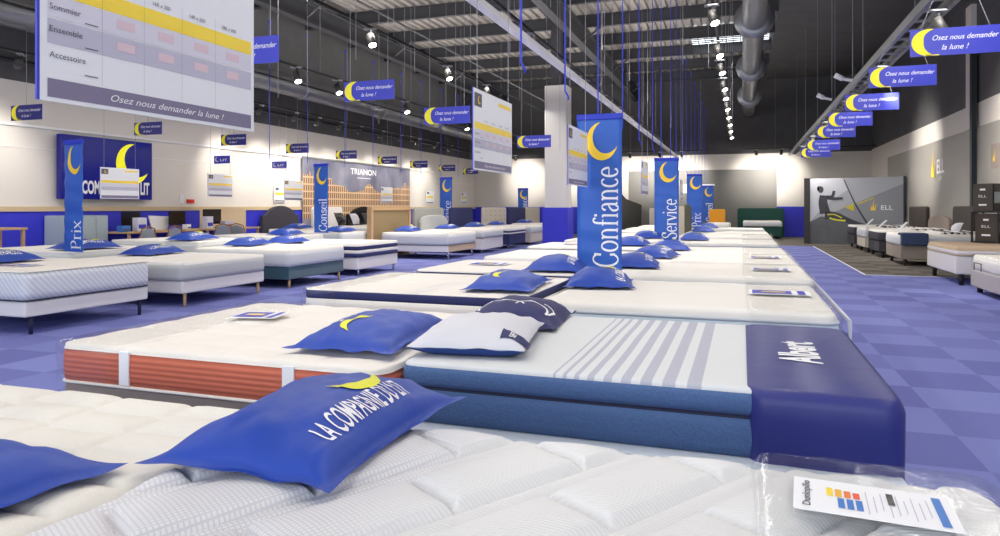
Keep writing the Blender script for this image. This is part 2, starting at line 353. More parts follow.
# ceiling: trapezoidal deck, purlins, main beams
m = MB(); xs = []; x = XL
while x < 1.05:
    xs += [(x, 0), (x+.06, 0), (x+.09, .08), (x+.21, .08), (x+.24, 0)]; x += .3
rows = [[(a, y, ZC+b) for a, b in xs] for y in (YF, YB)]
m.loft(rows, 0, closed=False); struct(m.build('ceiling', DECK))
m = MB(); m.box(1.05, XR, YF, YB, ZC-.25, ZC+.1); struct(m.build('ceiling_black', BLACK))
y = 1.0; i = 0
while y < YB-1:
    m = MB(); m.box(XL, 1.05, y-.07, y+.07, ZC-.04, ZC-.02); m.box(XL, 1.05, y-.012, y+.012, ZC-.40, ZC-.04); m.box(XL, 1.05, y-.07, y+.07, ZC-.42, ZC-.40)
    struct(m.build('ceiling_beam', DSTEEL)); y += 2.7
for bx in (-5.0, -11.9):
    m = MB(); m.box(bx-.13, bx+.13, YF, YB, ZC-.42, ZC-.38); m.box(bx-.02, bx+.02, YF, YB, ZC-.95, ZC-.4); m.box(bx-.13, bx+.13, YF, YB, ZC-.99, ZC-.95)
    y = 1.0
    while y < YB-1:
        for sgn in (-1, 1): m.cyl((bx, y, ZC-.9), (bx+sgn*.8, y, ZC-.36), .035, n=6)
        y += 5.4
    struct(m.build('ceiling_main_beam', DSTEEL))
sky = M('skylight_pane', (.86, .93, 1, 1), .4, emit=2.2)
m = MB(); m.box(-1.8, .95, 25.5, 27.9, ZC-.05, ZC-.045); w1 = struct(m.build('window_1', sky))
m = MB()
for k in range(12): m.box(-1.8+k*.25-.01, -1.8+k*.25+.01, 25.5, 27.9, ZC-.09, ZC-.052)
for k in range(9): m.box(-1.8, .95, 25.5+k*.3-.012, 25.5+k*.3+.012, ZC-.092, ZC-.052)
m.build('window_frame', TRACK, w1)
# column
cx, cy = -5.72, 22.4
m = MB(); m.box(cx-.36, cx+.36, cy-.36, cy+.36, 1.38, 5.35, bev=.01); c = struct(m.build('column', WHITE))
m = MB(); m.box(cx-.42, cx+.42, cy-.42, cy+.42, 0, 1.38, bev=.01); m.build('column_base', DBLUE, c)
m = MB(); m.box(cx-.2, cx+.2, cy-.17, cy-.15, 5.35, ZC-.4); m.box(cx-.2, cx+.2, cy+.15, cy+.17, 5.35, ZC-.4); m.box(cx-.01, cx+.01, cy-.15, cy+.15, 5.35, ZC-.4); m.build('column_shaft', DSTEEL, c)
# dark slatted partition near the back
m = MB(); m.box(-6.3, -4.75, 28.6, 28.8, 0, 2.05); m.poly([(-4.75, 28.7, 0), (-4.75, YB-.1, 0), (-4.75, YB-.1, 1.5), (-4.75, 30.5, 1.75), (-4.75, 28.7, 2.05)])
for k in range(10): m.box(-6.3+k*.16, -6.24+k*.16, 28.56, 28.6, 0, 2.05)
tag(m.build('slatted_partition', M('dark_slats', hexc(52, 52, 50), .7)), 'dark slatted partition standing in front of the grey back wall panel', 'partition')
exec_parts = []
# ================================================================ MATTRESSES AND BASES
def top_grid(x0, x1, y0, y1, z, re, r, nx, ny, fn, xcuts=None, matf=None, mb=None):
    mb = mb or MB()
    def axis(a, b, n, cuts):
        es = [a, a+re*.08, a+re*.25, a+re*.55, a+re]; ins = [a+re+(b-a-2*re)*i/n for i in range(1, n)]
        ee = [b-re, b-re*.55, b-re*.25, b-re*.08, b]
        return sorted(set(es+ins+ee+(cuts or [])))
    X = axis(x0, x1, nx, xcuts); Y = axis(y0, y1, ny, None); vs = []; fs = []; mi = []
    for y in Y:
        for x in X:
            d = min(x-x0, x1-x, y-y0, y1-y)
            zz = z if d >= re else z-re*(1-math.sqrt(max(0, 1-(1-d/re)**2)))
            k = min(1, d/re)
            px, py = x, y
            cxn = x0+r if x < x0+r else (x1-r if x > x1-r else None); cyn = y0+r if y < y0+r else (y1-r if y > y1-r else None)
            if cxn is not None and cyn is not None:
                a = (x-cxn)/r; b = (y-cyn)/r
                px = cxn+r*a*math.sqrt(1-b*b/2); py = cyn+r*b*math.sqrt(1-a*a/2)
            vs.append((px, py, zz+k*(fn(x, y) if fn else 0)))
    n = len(X)
    o = len(mb.v); mb.v += vs
    for j in range(len(Y)-1):
        for i in range(n-1):
            mb.f.append((o+j*n+i, o+j*n+i+1, o+(j+1)*n+i+1, o+(j+1)*n+i)); mb.m.append(matf((X[i]+X[i+1])/2) if matf else 0)
    return mb
def tuft(px, py, a):
    def f(x, y):
        return a*(-1+abs(math.sin(PI*x/px))**.5*abs(math.sin(PI*y/py))**.5) + .003*noise.noise(Vector((x*3, y*3, 1)))
    return f
def soft(a=.006):
    def f(x, y): return a*noise.noise(Vector((x*2.2, y*2.2, 3)))+a*.5*noise.noise(Vector((x*7, y*7, 9)))
    return f
def chan(p, a):
    def f(x, y): return a*(-1+abs(math.sin(PI*y/p))**.5)+.003*noise.noise(Vector((x*3, y*3, 1)))
    return f
MG = 'mattresses on display'; MATT = []
def mattress(label, x0, x1, y0, y1, zt, bands, topmat=FAB, fn=None, res=(26, 20), group=MG, r=.09, re=.05, **kw):
    """bands: list of (z_low, material, bulge, part name) from the top down"""
    if bands[0][0] > zt-re-.01: re = max(.008, (zt-bands[0][0])*.85)
    z0 = bands[-1][0]; cx, cy = (x0+x1)/2, (y0+y1)/2
    t = thing('mattress', label, 'mattress', (cx, cy, z0), 0, group); MATT.append(t)
    X0, X1, Y0, Y1 = x0-cx, x1-cx, y0-cy, y1-cy
    tm = topmat if isinstance(topmat, (list, tuple)) else [topmat]
    top_grid(X0, X1, Y0, Y1, zt-z0, re, r, res[0], res[1], fn or soft(), **kw).build('top_panel', tm, t, True)
    zh = zt-z0-re
    for zl, mat, bul, nm in bands:
        zl -= z0; hgt = zh-zl; rg = []
        for k in range(5):
            s = k/4; b = bul*math.sin(PI*s)
            rg.append(rr(X0-b, X1+b, Y0-b, Y1+b, r+b, 5, zl+hgt*s))
        MB().loft(rg, 0, True, True).build(nm, mat, t, True)
        zh = zl
    return t
SB, PP = 'side_border', 'piping'
def bed_base(label, x0, x1, y0, y1, z0, z1, mat, legmat, group='bed bases under the mattresses', legr=.025, inset=.12, split=False, foot=None):
    cx, cy = (x0+x1)/2, (y0+y1)/2
    t = thing('bed_base', label, 'bed base', (cx, cy, 0), 0, group)
    X0, X1, Y0, Y1 = x0-cx, x1-cx, y0-cy, y1-cy
    if split:
        MB().box(X0, X1, Y0, -.005, z0, z1, bev=.02).build('frame', mat, t); MB().box(X0, X1, .005, Y1, z0, z1, bev=.02).build('frame', mat, t)
    else: MB().box(X0, X1, Y0, Y1, z0, z1-.004, bev=.02).build('frame', mat, t)
    if foot:
        MB().box(X1-.01, X1+.012, Y0+.01, Y1-.01, z0+.01, z1-.01).build('foot_panel', foot, t)
    for lx in (X0+inset, X1-inset*.6):
        for ly in (Y0+inset, Y1-inset*.6):
            MB().cyl((lx, ly, 0), (lx, ly, z0+.005), legr*.8, legr, 10).build('leg', legmat, t, True)
    return t
# ---- foreground right mattress (geometric quilt)
ang = math.radians(58); ca, sa = math.cos(ang), math.sin(ang)
def quiltR(x, y):
    u = x*ca+y*sa; v = -x*sa+y*ca
    P = .30; q = math.floor(v/P); vv = v-q*P
    if vv < .075: d = min(vv, .075-vv); h = .016*min(1, (d/.03))**.7
    else:
        Lb = .44; uu = (u+(q % 2)*.22) % Lb; d = min(vv-.075, P-vv, uu, Lb-uu); h = .024*min(1, d/.022)**.8+.014*min(1, d/.09)**.6
    return h-.030
mattress('white mattress with geometric ribbed quilting under a clear plastic foot cover, closest to the camera', -1.5, .60, .25, 2.10, .686,
         [(.60, FAB, .008, SB), (.585, FABG, .01, PP), (.50, FAB, .008, SB), (.485, FABG, .01, PP)], QUILT, quiltR, (270, 240), r=.13, re=.045)
def quiltL(x, y):
    a = y-.05*x; j = math.floor(a/.19); yy = a-j*.19
    u = x+.25*y*.3; i = math.floor(u/.33); xx = u-i*.33
    yy2 = (a+(.04 if i % 2 else 0)) % .19
    d = min(yy2, .19-yy2, xx, .33-xx)
    return .016*min(1, d/.02)**.8+.012*min(1, d/.08)-.024
mattress('cream mattress quilted in soft rectangles, front left corner, holding a blue pillow', -3.5, -1.52, .25, 2.1, .675,
         [(.50, FABC, .01, SB), (.485, FABG, .012, PP)], QUILTL, quiltL, (150, 130), r=.1, re=.05)
bed_base('plain grey base under the ribbed white mattress closest to the camera', -1.48, .55, .28, 2.1, .2, .485, BGRY, NAVY)
bed_base('plain grey base under the cream quilted mattress at the front', -3.45, -1.54, .28, 2.06, .2, .485, BGRY, NAVY)
# ---- R1: blue knit with striped top
pxs = [(214, 224), (252, 268), (298, 318), (350, 378), (415, 448), (485, 525), (562, 608), (650, 702), (748, 806)]
def ony(px, wy):
    t = (px-500)/F; Z = wy/(t*ST+CT); return Z*(CT*t-ST)
cxr = (-1.46+.54)/2
cuts = [ony(500+a/4, 2.86)-cxr for p in pxs for a in p]
def strip(xm):
    for k in range(0, len(cuts), 2):
        if cuts[k] < xm < cuts[k+1]: return 1
    return 0
mattress('blue knit mattress with a pale grey striped top and navy runner', -1.46, .54, 2.85, 4.42, .70,
         [(.60, BKNIT, .012, SB), (.585, NAVYD, -.004, PP), (.44, BKNIT, .012, SB)], [M('top_pale_grey', hexc(214, 216, 218), .85, bump=.15, bump_s=60), M('top_stripe_grey', hexc(178, 180, 194), .85, bump=.15, bump_s=60)],
         soft(.004), (30, 26), xcuts=cuts, matf=strip, re=.016, r=.06)
bed_base('light grey base under the striped blue knit mattress', -1.47, .55, 2.76, 4.4, .2, .44, M('base_ice_grey', hexc(200, 208, 220), .8), NAVY)
# navy runner
def runner():
    t = thing('foot_runner', 'navy satin runner with white lettering draped over the blue knit mattress foot', 'bed runner', (.3, 3.62, 0))
    x0, x1, y0, y1 = -.28, .262, -.815, .83; rings = []
    def wob(p, k):
        n = noise.noise(Vector((p[0]*5, p[1]*5, p[2]*1.2)))+.5*noise.noise(Vector((p[0]*14+p[2]*3, p[1]*14, 3)))
        return Vector(p)+Vector((p[0], p[1], 0)).normalized()*n*.012*k
    def ring(ins, z, k):
        pts = []
        base_ = rr(x0, x1-ins, y0+ins, y1-ins, .08, 6, z)
        # dense side points
        n = len(base_)
        for i in range(n):
            a = Vector(base_[i]); b = Vector(base_[(i+1) % n]); seg = max(1, int((b-a).length/.05))
            if ins: seg = seg
            for s in range(seg if (b-a).length > .2 else 1):
                q = a.lerp(b, s/(seg if (b-a).length > .2 else 1)); w = wob(q, k) if q.x > x0+.03 else q
                pts.append((w.x, w.y, q.z))
        return pts
    zs = [(0, .40, 1.6), (0, .45, 1.2), (0, .52, .9), (0, .60, .5), (.0, .655, .2), (.006, .675, .1), (.018, .70, 0), (.04, .707, 0)]
    # keep the same number of points in each ring
    base_n = None
    for ins, z, k in zs:
        p = ring(0, z, k)
        if ins: p = [(x0+(a-x0)*(1-ins/(x1-x0)), b*(1-ins/(y1-y0)*2), c) for a, b, c in p]
        rings.append(p)
    m = MB(); m.loft(rings, 0, False, True); m.build('cloth', RUN, t, True)
    m = MB(); put(m, fit_text('Albert', .52, .17, 0, .035), (.03, .0, .71), (0, 1, 0), (-1, 0, 0), off=.0015); m.build('lettering', LET, t)
runner()
# ---- L1: terracotta
def l1():
    t = mattress('terracotta ribbed mattress with cream pillow top and white handle straps', -3.42, -1.49, 2.73, 4.38, .69,
         [(.655, FAB, .006, 'top_border'), (.495, TERRA, .008, SB), (.478, FAB, .013, PP)], FABC, tuft(.3, .3, .018), (70, 60))
    for px in (118, 282):
        x = ony(px+6, 2.72)+2.455
        m = MB(); m.box(x-.032, x+.032, -.838, -.826, .02, .19, bev=.002); m.build('handle_strap', LET, t)
l1()
bed_base('taupe fabric base under the terracotta ribbed mattress', -3.4, -1.5, 2.75, 4.36, .2, .478, TAUPE, NAVY)
# ---- L2..
def srow(label, blabel, x0, x1, y0, y1, zt, bands, topmat, fn, bmat, leg=NAVY, res=(26, 22), b0=.2, **kw):
    a = mattress(label, x0, x1, y0, y1, zt, bands, topmat, fn, res)
    b = bed_base(blabel, x0+.02, x1-.02, y0+.02, y1-.02, b0, bands[-1][0], bmat, leg, **kw)
    return a, b
srow('cream topped mattress with navy and white side bands, behind the terracotta one', 'white base under the cream topped navy banded mattress', -3.4, -1.52, 4.88, 6.45, .735,
     [(.725, FAB, 0, 'top_border'), (.66, NAVY, .004, SB), (.5, FAB, .008, SB)], FABC, tuft(.26, .26, .014), BWHITE)
srow('off-white mattress with thin navy piping beside two blue pillows, left middle column', 'white base under the navy piped off-white mattress', -3.3, -1.55, 6.75, 8.3, .735,
     [(.715, FAB, 0, 'top_border'), (.70, NAVY, .006, PP), (.5, FAB, .008, SB)], FABC, tuft(.3, .26, .006), BWHITE)
srow('plain white mattress, fourth of the left middle column, blue pale side', 'white base under the fourth mattress of the left middle column', -3.32, -1.55, 8.85, 10.5, .735,
     [(.5, FABG, .008, SB)], FAB, soft(), BWHITE)
srow('white mattress with a label sheet, fifth of the left middle column', 'white base under the fifth mattress of the left middle column', -3.45, -1.55, 11.3, 12.9, .735,
     [(.70, FAB, 0, 'top_border'), (.69, INK, .005, PP), (.5, FAB, .008, SB)], FAB, tuft(.3, .3, .005), BWHITE)
for k, y in enumerate((13.7, 16.2, 18.7, 21.5, 24.4)):
    srow('white mattress seen past the tall banners, %s of the left middle column' % ORDN[5+k], 'white base under the %s mattress of the left middle column' % ORDN[5+k],
         -3.4, -1.55, y, y+1.65, .74, [(.5, FAB, .008, SB)], FAB, soft(), BWHITE, res=(14, 10))
# ---- R2..
srow('white mattress with pale blue side behind the striped one, plastic over its foot', 'dark grey green base under the white mattress behind the striped one', -1.44, .60, 5.02, 6.8, .70,
     [(.62, FABG, .012, SB), (.57, M('side_ice', hexc(206, 220, 228), .7), .008, SB)], FAB, soft(.01), M('base_slate', hexc(72, 90, 94), .8))
RY = [(7.35, .70), (9.3, .70), (11.15, .70), (14.3, .70), (16.7, .72), (19.1, .72), (22.8, .72)]
for k, (y, z) in enumerate(RY):
    srow('white mattress with plastic wrapped foot, %s of the right middle column' % ORDN[2+k], 'white base under the %s mattress of the right middle column' % ORDN[2+k],
         -1.44, .66, y, y+1.7, z, [(z-.08, FABG, .012, SB), (.5, FAB, .006, SB)], FAB, soft(.008), BWHITE, res=(18, 14))
# green headboard bed at the back
srow('white boxspring mattress in front of the green headboard at the back wall', 'dark green boxspring base at the back wall', .05, 1.65, 32.6, 34.9, .78,
     [(.55, FABG, .01, SB)], FAB, soft(), GREEN, res=(10, 8), b0=.12)
def headboard(label, x0, x1, y0, y1, z1, mat, shape='flat', frame=None, z0=0, chans=0, axis='x', btn=0):
    """axis 'x': the board faces +x (lies in the y z plane); axis 'y': it faces -y"""
    t = thing('headboard', label, 'headboard', ((x0+x1)/2, (y0+y1)/2, 0))
    w = (y1-y0) if axis == 'x' else (x1-x0); d = (x1-x0) if axis == 'x' else (y1-y0)
    n = 24; out = [(-w/2, z0)]
    for i in range(n+1):
        s = i/n*2-1
        if shape == 'flat': e = 1-abs(s)**40*.04
        elif shape == 'arch': e = (.80+.2*math.cos(max(-1, min(1, s*1.25))*PI/2)**.6) if abs(s) < .8 else .80-.12*(abs(s)-.8)/.2*0
        else: e = .82+.18*math.sqrt(max(0, 1-abs(s)**3.2))
        out.append((s*w/2, z0+(z1-z0)*e))
    out.append((w/2, z0))
    def P(a, b, c): return (c, a, b) if axis == 'x' else (a, -c, b)
    m = MB(); rings = []
    for ins, c in ((.02, -d/2), (0, -d/2+.015), (0, d/2-.02), (.012, d/2-.006), (.035, d/2)):
        rings.append([P(a*(1-ins*2/w), z0+(b-z0)*(1-ins/(z1-z0)), c) for a, b in out])
    m.loft(rings, 0, True, True); m.build('padded_panel', mat, t)
    if chans:
        m = MB()
        for k in range(1, chans):
            a = -w/2+w*k/chans
            p0 = P(a-.01, z0+.02, d/2-.002); p1 = P(a+.01, z0+(z1-z0)*.93, d/2+.006)
            m.box(min(p0[0], p1[0]), max(p0[0], p1[0]), min(p0[1], p1[1]), max(p0[1], p1[1]), p0[2], p1[2])
        m.build('seam', NAVYD if mat not in (BEIGE, GREYF) else TAUPE, t)
    if frame:
        m = MB(); fw = .09
        for a0, a1, b0, b1 in ((-w/2-.01, w/2+.01, z1-.02, z1+fw-.02), (-w/2-.02, -w/2+fw, z0, z1), (w/2-fw, w/2+.02, z0, z1)):
            p0 = P(a0, b0, -d/2-.005); p1 = P(a1, b1, d/2+.03)
            m.box(min(p0[0], p1[0]), max(p0[0], p1[0]), min(p0[1], p1[1]), max(p0[1], p1[1]), p0[2], p1[2])
        m.build('frame', frame, t)
    for k in range(btn):
        for q in range(3):
            a = -w/2+w*(k+.5)/btn; p = P(a, z1-.15-.18*q, d/2+.002)
            MB().cyl(p, (p[0]+(.015 if axis == 'x' else 0), p[1]-(0 if axis == 'x' else .015), p[2]), .02, n=8).build('button', TAUPE, t)
    return t
headboard('dark green velvet channelled headboard against the grey back wall', -.2, 1.85, 34.98, 35.12, 1.35, GREEN, chans=0, axis='y')
headboard('ochre velvet headboard standing near the grey back wall', -1.35, -.68, 31.7, 31.82, 1.3, OCHRE, axis='y')
srow('white mattress in front of the ochre headboard', 'white base in front of the ochre headboard', -1.4, -.45, 29.6, 31.65, .74, [(.5, FAB, .006, SB)], FAB, soft(), BWHITE, res=(8, 8))
headboard('cream headboard standing at the right middle column behind the second tall banner', -1.54, -1.45, 16.9, 19.3, 1.42, BEIGE)
headboard('olive rounded headboard behind the cream one, right middle column', -1.54, -1.45, 19.6, 22.1, 1.48, OLIVE, 'round')
headboard('small olive headboard between the two farthest tall banners', -1.54, -1.45, 25.2, 27.2, 1.38, OLIVE)
headboard('pale beige headboard by the dark slatted partition at the back', -3.9, -2.9, 31.6, 31.72, 1.35, BEIGE, axis='y')
# ---- left row, foot end at x = -7.4
XF, XH = -7.3, -9.33
LROW = [
 (5.45, 7.15, .70, [(.685, NAVYD, .006, PP), (.39, SIDEW, .008, SB), (.375, NAVYD, .01, PP)], FABC, BWHITE, NAVYD, 'white chevron sided mattress with navy piping under the left tall banner', 'white base on dark legs under the chevron sided mattress', .2),
 (7.7, 9.5, .64, [(.375, SIDEG, .008, SB)], FAB, BWHITE, WOOD, 'melange grey sided white mattress with a small red tag', 'white base on pale wooden legs under the melange grey mattress', .195),
 (10.1, 11.9, .665, [(.38, FABG, .008, SB)], FAB, TEAL, WOOD, 'white mattress lying on the teal velvet base', 'teal velvet base on pale wooden legs', .155),
 (12.4, 14.15, .66, [(.60, FAB, .006, SB), (.52, NAVY, .004, SB), (.455, FAB, .004, SB), (.38, NAVY, .004, SB)], FAB, BWHITE, CHROME, 'white mattress with two broad navy side bands', 'white base under the mattress with two navy bands', .13),
 (17.0, 19.0, .705, [(.39, FABG, .008, SB), (.38, INK, .01, PP)], FAB, BWHITE, CHROME, 'thick white mattress in front of the wood framed headboard', 'cream base with tan foot panel and chrome legs', .2),
 (19.6, 21.5, .70, [(.48, FABG, .008, SB), (.47, INK, .01, PP)], FAB, BWHITE, CHROME, 'white mattress in front of the grey headboard with pale oval', 'white boxspring base beside the chrome legged one', .12),
 (22.1, 24.0, .70, [(.60, FAB, .01, SB), (.54, NAVY, .004, SB), (.5, FAB, .01, SB)], FAB, NAVY, CHROME, 'white mattress with dark band in front of the navy headboard', 'navy fabric base with chrome legs beside the column', .14),
 (24.6, 26.5, .70, [(.46, FABG, .01, SB)], FAB, BEIGE, CHROME, 'white mattress in front of the beige tufted headboard, beside the column', 'beige base beside the column', .1),
 (28.4, 30.2, .70, [(.46, FABG, .01, SB)], FAB, BEIGE, CHROME, 'white mattress in front of the farthest navy headboard', 'beige base in front of the farthest navy headboard', .1),
]
for k, (y0, y1, zt, bands, tm, bm, lm, la, lb, b0) in enumerate(LROW):
    srow(la, lb, XH, XF, y0, y1, zt, bands, tm, tuft(.3, .3, .006) if k < 3 else soft(), bm, lm, res=(30, 24) if k < 3 else (12, 10), b0=b0, foot=TAN if k == 4 else None)
headboard('wood framed headboard with tan woven panel facing the aisle', -9.56, -9.46, 16.7, 19.05, 1.33, M('tan_weave', hexc(150, 128, 92), .9, bump=.3), frame=WOOD)
headboard('tall grey square headboard behind the pale oval one', -9.56, -9.46, 19.4, 21.6, 1.38, GREYF)
headboard('low pale grey rounded headboard in front of the square grey one', -9.45, -9.35, 19.6, 21.7, 1.14, M('pale_grey_fabric', hexc(186, 188, 186), .9), 'round')
headboard('tall navy headboard next to the grey headboards, left row', -9.56, -9.46, 22.2, 24.3, 1.38, NAVY)
headboard('beige button tufted headboard in the left row', -9.56, -9.46, 25.4, 28.2, 1.39, BEIGE, btn=5)
headboard('farthest navy headboard of the left row', -9.56, -9.46, 28.5, 31.0, 1.38, NAVY)
headboard('farthest beige headboard of the left row beside the column', -9.56, -9.46, 31.2, 33.4, 1.38, BEIGE)
# second row, head to head
for k, (y, z, la) in enumerate(((7.9, .72, 'white mattress behind the left tall banner, head to head row'), (10.5, .755, 'plain white mattress in front of the desks'),
                                (13.1, .74, 'white mattress beside the wooden desk panel, head to head row'), (15.5, .74, 'white mattress beside the second left banner'))):
    srow(la, ['white', 'pale', 'cream', 'grey'][k]+' base under the '+['mattress behind the left tall banner', 'plain mattress before the desks', 'mattress beside the wooden desk panel', 'mattress by the second left banner'][k],
         -11.75, -9.62, y, y+1.65, z, [(z-.03, FABG, .004, PP), (.45, M('side_plain%d' % k, hexc(214, 216, 212), .8), .006, SB)], FAB, soft(), BWHITE if k % 2 == 0 else BEIGE, res=(14, 12))
for k, (y0, y1, la) in enumerate(((17.5, 19.1, 'white mattress under the charcoal arched headboard'), (20.0, 21.8, 'white mattress under the white headboard with black cushion'), (22.3, 24.2, 'white mattress under the black arched headboard'))):
    srow(la, la.replace('white mattress under', 'pale base below'), -13.4, -11.5, y0, y1, .74, [(.45, FABG, .006, SB)], FAB, soft(), BWHITE, res=(10, 10))
headboard('charcoal arched headboard against the blue left wall', -13.6, -13.48, 17.4, 19.2, 1.44, CHAR, 'arch')
headboard('plain white headboard in front of the palace poster', -13.6, -13.48, 20.0, 21.8, 1.4, BWHITE)
headboard('black arched headboard in front of the palace poster', -13.6, -13.48, 22.2, 24.5, 1.42, SCRN, 'arch')
# ================================================================ PILLOWS
def pillow_surface(L, W, Hh, seed, pinch=.09, fl=.92):
    def f(u, v, top=1):
        px = 1-pinch*(1-v*v)*1.0; 
        x = W/2*u*(1-pinch*(1-abs(v)**3)); y = L/2*v*(1-pinch*.7*(1-abs(u)**3))
        e = max(0, (1-min(1, abs(u)/fl)**2.4)*(1-min(1, abs(v)/(1-(1-fl)*.7))**2.4))
        z = Hh*.86*e**.55 if top > 0 else -.012*e
        wr = noise.noise(Vector((u*2.1+seed, v*2.1, top*3)))*.014+noise.noise(Vector((u*5+seed, v*5, 7)))*.008+.006*abs(noise.noise(Vector((u*9+seed, v*4, 2))))+.008*math.sin(9*(u*v)+4*(u+v)+seed)*abs(u*v)
        z += wr*min(1, e*4) if top > 0 else 0
        z += .012*(1-e)*noise.noise(Vector((u*3+seed, v*3, 5)))
        return Vector((x, y, z+.014))
    return f
def pillow_mesh(f, n=30, which=0):
    mb = MB()
    def g(i): s = i/n*2-1; return math.copysign(1-(1-abs(s))**1.5, s)
    for top in ((1, -1) if which == 0 else (which,)):
        vs = [tuple(f(g(i), g(j), top)) for j in range(n+1) for i in range(n+1)]
        fs = []
        for j in range(n):
            for i in range(n):
                q = (j*(n+1)+i, j*(n+1)+i+1, (j+1)*(n+1)+i+1, (j+1)*(n+1)+i); fs.append(q if top > 0 else tuple(reversed(q)))
        mb.add(vs, fs)
    return mb
def on_pillow(mb, f, vf, cu, cv, ux, uy, su, sv, off=.003, cut=.03, mi=0):
    """lay a flat mark on the pillow: mark coordinates (m) -> u, v"""
    import bmesh
    bm = bmesh.new(); vv = [bm.verts.new((a, b, 0)) for a, b in vf[0]]
    for q in vf[1]:
        try: bm.faces.new([vv[i] for i in q])
        except ValueError: pass
    bmesh.ops.triangulate(bm, faces=bm.faces)
    for _ in range(4):
        es = [e for e in bm.edges if e.calc_length() > cut]
        if not es: break
        bmesh.ops.subdivide_edges(bm, edges=es, cuts=1); bmesh.ops.triangulate(bm, faces=bm.faces)
    bm.verts.index_update(); pts = []
    for p in bm.verts:
        u = cu+(p.co.x*ux[0]+p.co.y*uy[0])*su; v = cv+(p.co.x*ux[1]+p.co.y*uy[1])*sv
        a = f(u, v); n = (f(u+.01, v)-a).cross(f(u, v+.01)-a).normalized(); pts.append(tuple(a+n*off))
    mb.add(pts, [tuple(x.index for x in q.verts) for q in bm.faces], mi); bm.free()
def pillow(label, x, y, z, rz, L=.88, W=.6, Hh=.17, seed=0, mat=PIL, marks=1, group='blue logo pillows', n=24, moon=YELG, tsz=.088, tlen=.5, tilt=0, mpos=(.1, .2)):
    t = thing('pillow', label, 'pillow', (x, y, z), rz, group)
    t.rotation_euler = (tilt, 0, rz)
    f = pillow_surface(L, W, Hh, seed)
    pillow_mesh(f, n).build('cover', mat, t, True)
    if marks:
        su, sv = 2/W, 2/L
        m = MB(); on_pillow(m, f, fit_text('LA COMPAGNIE DU LIT', tlen, tsz, 0, .01), .74, -.12, (0, 1), (-1, 0), su, sv, cut=.03 if marks > 1 else .08)
        m.build('lettering', LET, t)
        m = MB(); on_pillow(m, f, crescent(.115, 170, 350, .05), mpos[0], mpos[1], (0, 1), (-1, 0), su, sv, off=.004, cut=.04 if marks > 1 else .1)
        m.build('moon', moon, t)
    return t
pillow('large blue pillow with white lettering and yellow moon, lying across the front mattress', -1.25, 1.92, .695, math.radians(0), .91, .61, .145, 1.3, marks=2, n=48)
pillow('blue pillow cut off by the front left edge of the view, on the cream mattress', -1.93, 1.07, .685, math.radians(-2), .84, .66, .12, 4.1, marks=0, n=36)
pillow('blue pillow with yellow moon on the terracotta mattress', -1.86, 3.36, .70, math.radians(184), .95, .58, .13, 2.2, mpos=(-.05, .5), marks=2, n=36)
pillow('blue pillow with yellow moon on the navy banded mattress', -1.84, 5.55, .745, math.radians(186), .95, .6, .125, 5.7, mpos=(-.05, .4), n=28)
pillow('blue pillow under the nearest tall banner, in front of it', -1.2, 6.2, .71, math.radians(10), .75, .62, .16, 3.3, n=28)
for k, (x, y, z, r, la) in enumerate([
    (-1.85, 7.2, .745, .1, 'blue pillow just left of the nearest tall banner'), (-1.2, 8.3, .71, .1, 'blue pillow just right of the nearest tall banner'),
    (-1.15, 9.9, .71, -.1, 'blue pillow in front of the second tall banner, lower one'), (-1.1, 11.7, .71, .2, 'blue pillow right below the second tall banner'),
    (-1.8, 12.2, .745, 0, 'blue pillow left of the second tall banner, larger'), (-1.9, 15.0, .75, .1, 'blue pillow left of the second tall banner, smaller and farther'),
    (-.95, 15.3, .71, .1, 'blue pillow to the right of the cream headboard'), (-1.0, 19.8, .73, .1, 'blue pillow under the third tall banner'),
    (-1.0, 23.4, .73, .1, 'farthest blue pillow under the third tall banner'),
    (-8.85, 6.25, .71, .15, 'blue lettered pillow left of the left tall banner'), (-9.95, onx(86, -9.95), .735, -.1, 'blue pillow directly behind the left tall banner'),
    (-8.95, onx(153, -8.95), .65, .1, 'blue pillow on the melange grey mattress right of the left tall banner'), (-10.1, onx(193, -10.1), .765, .1, 'blue pillow in front of the rattan chairs'),
    (-8.95, onx(248, -8.95), .675, .2, 'left blue pillow above the teal velvet base'), (-8.9, onx(288, -8.9), .67, .1, 'blue pillow in front of the second left banner'),
    (-10.2, 14.0, .75, .2, 'blue pillow on the bed by the wooden desk panel'), (-12.9, 18.3, .75, .1, 'blue pillow under the charcoal arched headboard'),
    (-10.1, 16.2, .75, 0, 'blue pillow left of the wood framed headboard'), (-9.0, 18.0, .715, .1, 'blue pillow in front of the wood framed headboard'),
    (-8.9, 20.6, .71, 0, 'blue pillow in front of the pale oval headboard'), (-8.95, 23.1, .71, .1, 'blue pillow in front of the tall navy headboard'),
    (-9.0, 25.6, .71, .1, 'blue pillow in front of the beige tufted headboard'), (-9.0, 29.3, .71, 0, 'blue pillow under the farthest left banner')]):
    pillow(la, x, y, z, r, .95 if x < -5 else .8, .62, .16, k*1.7, n=16)
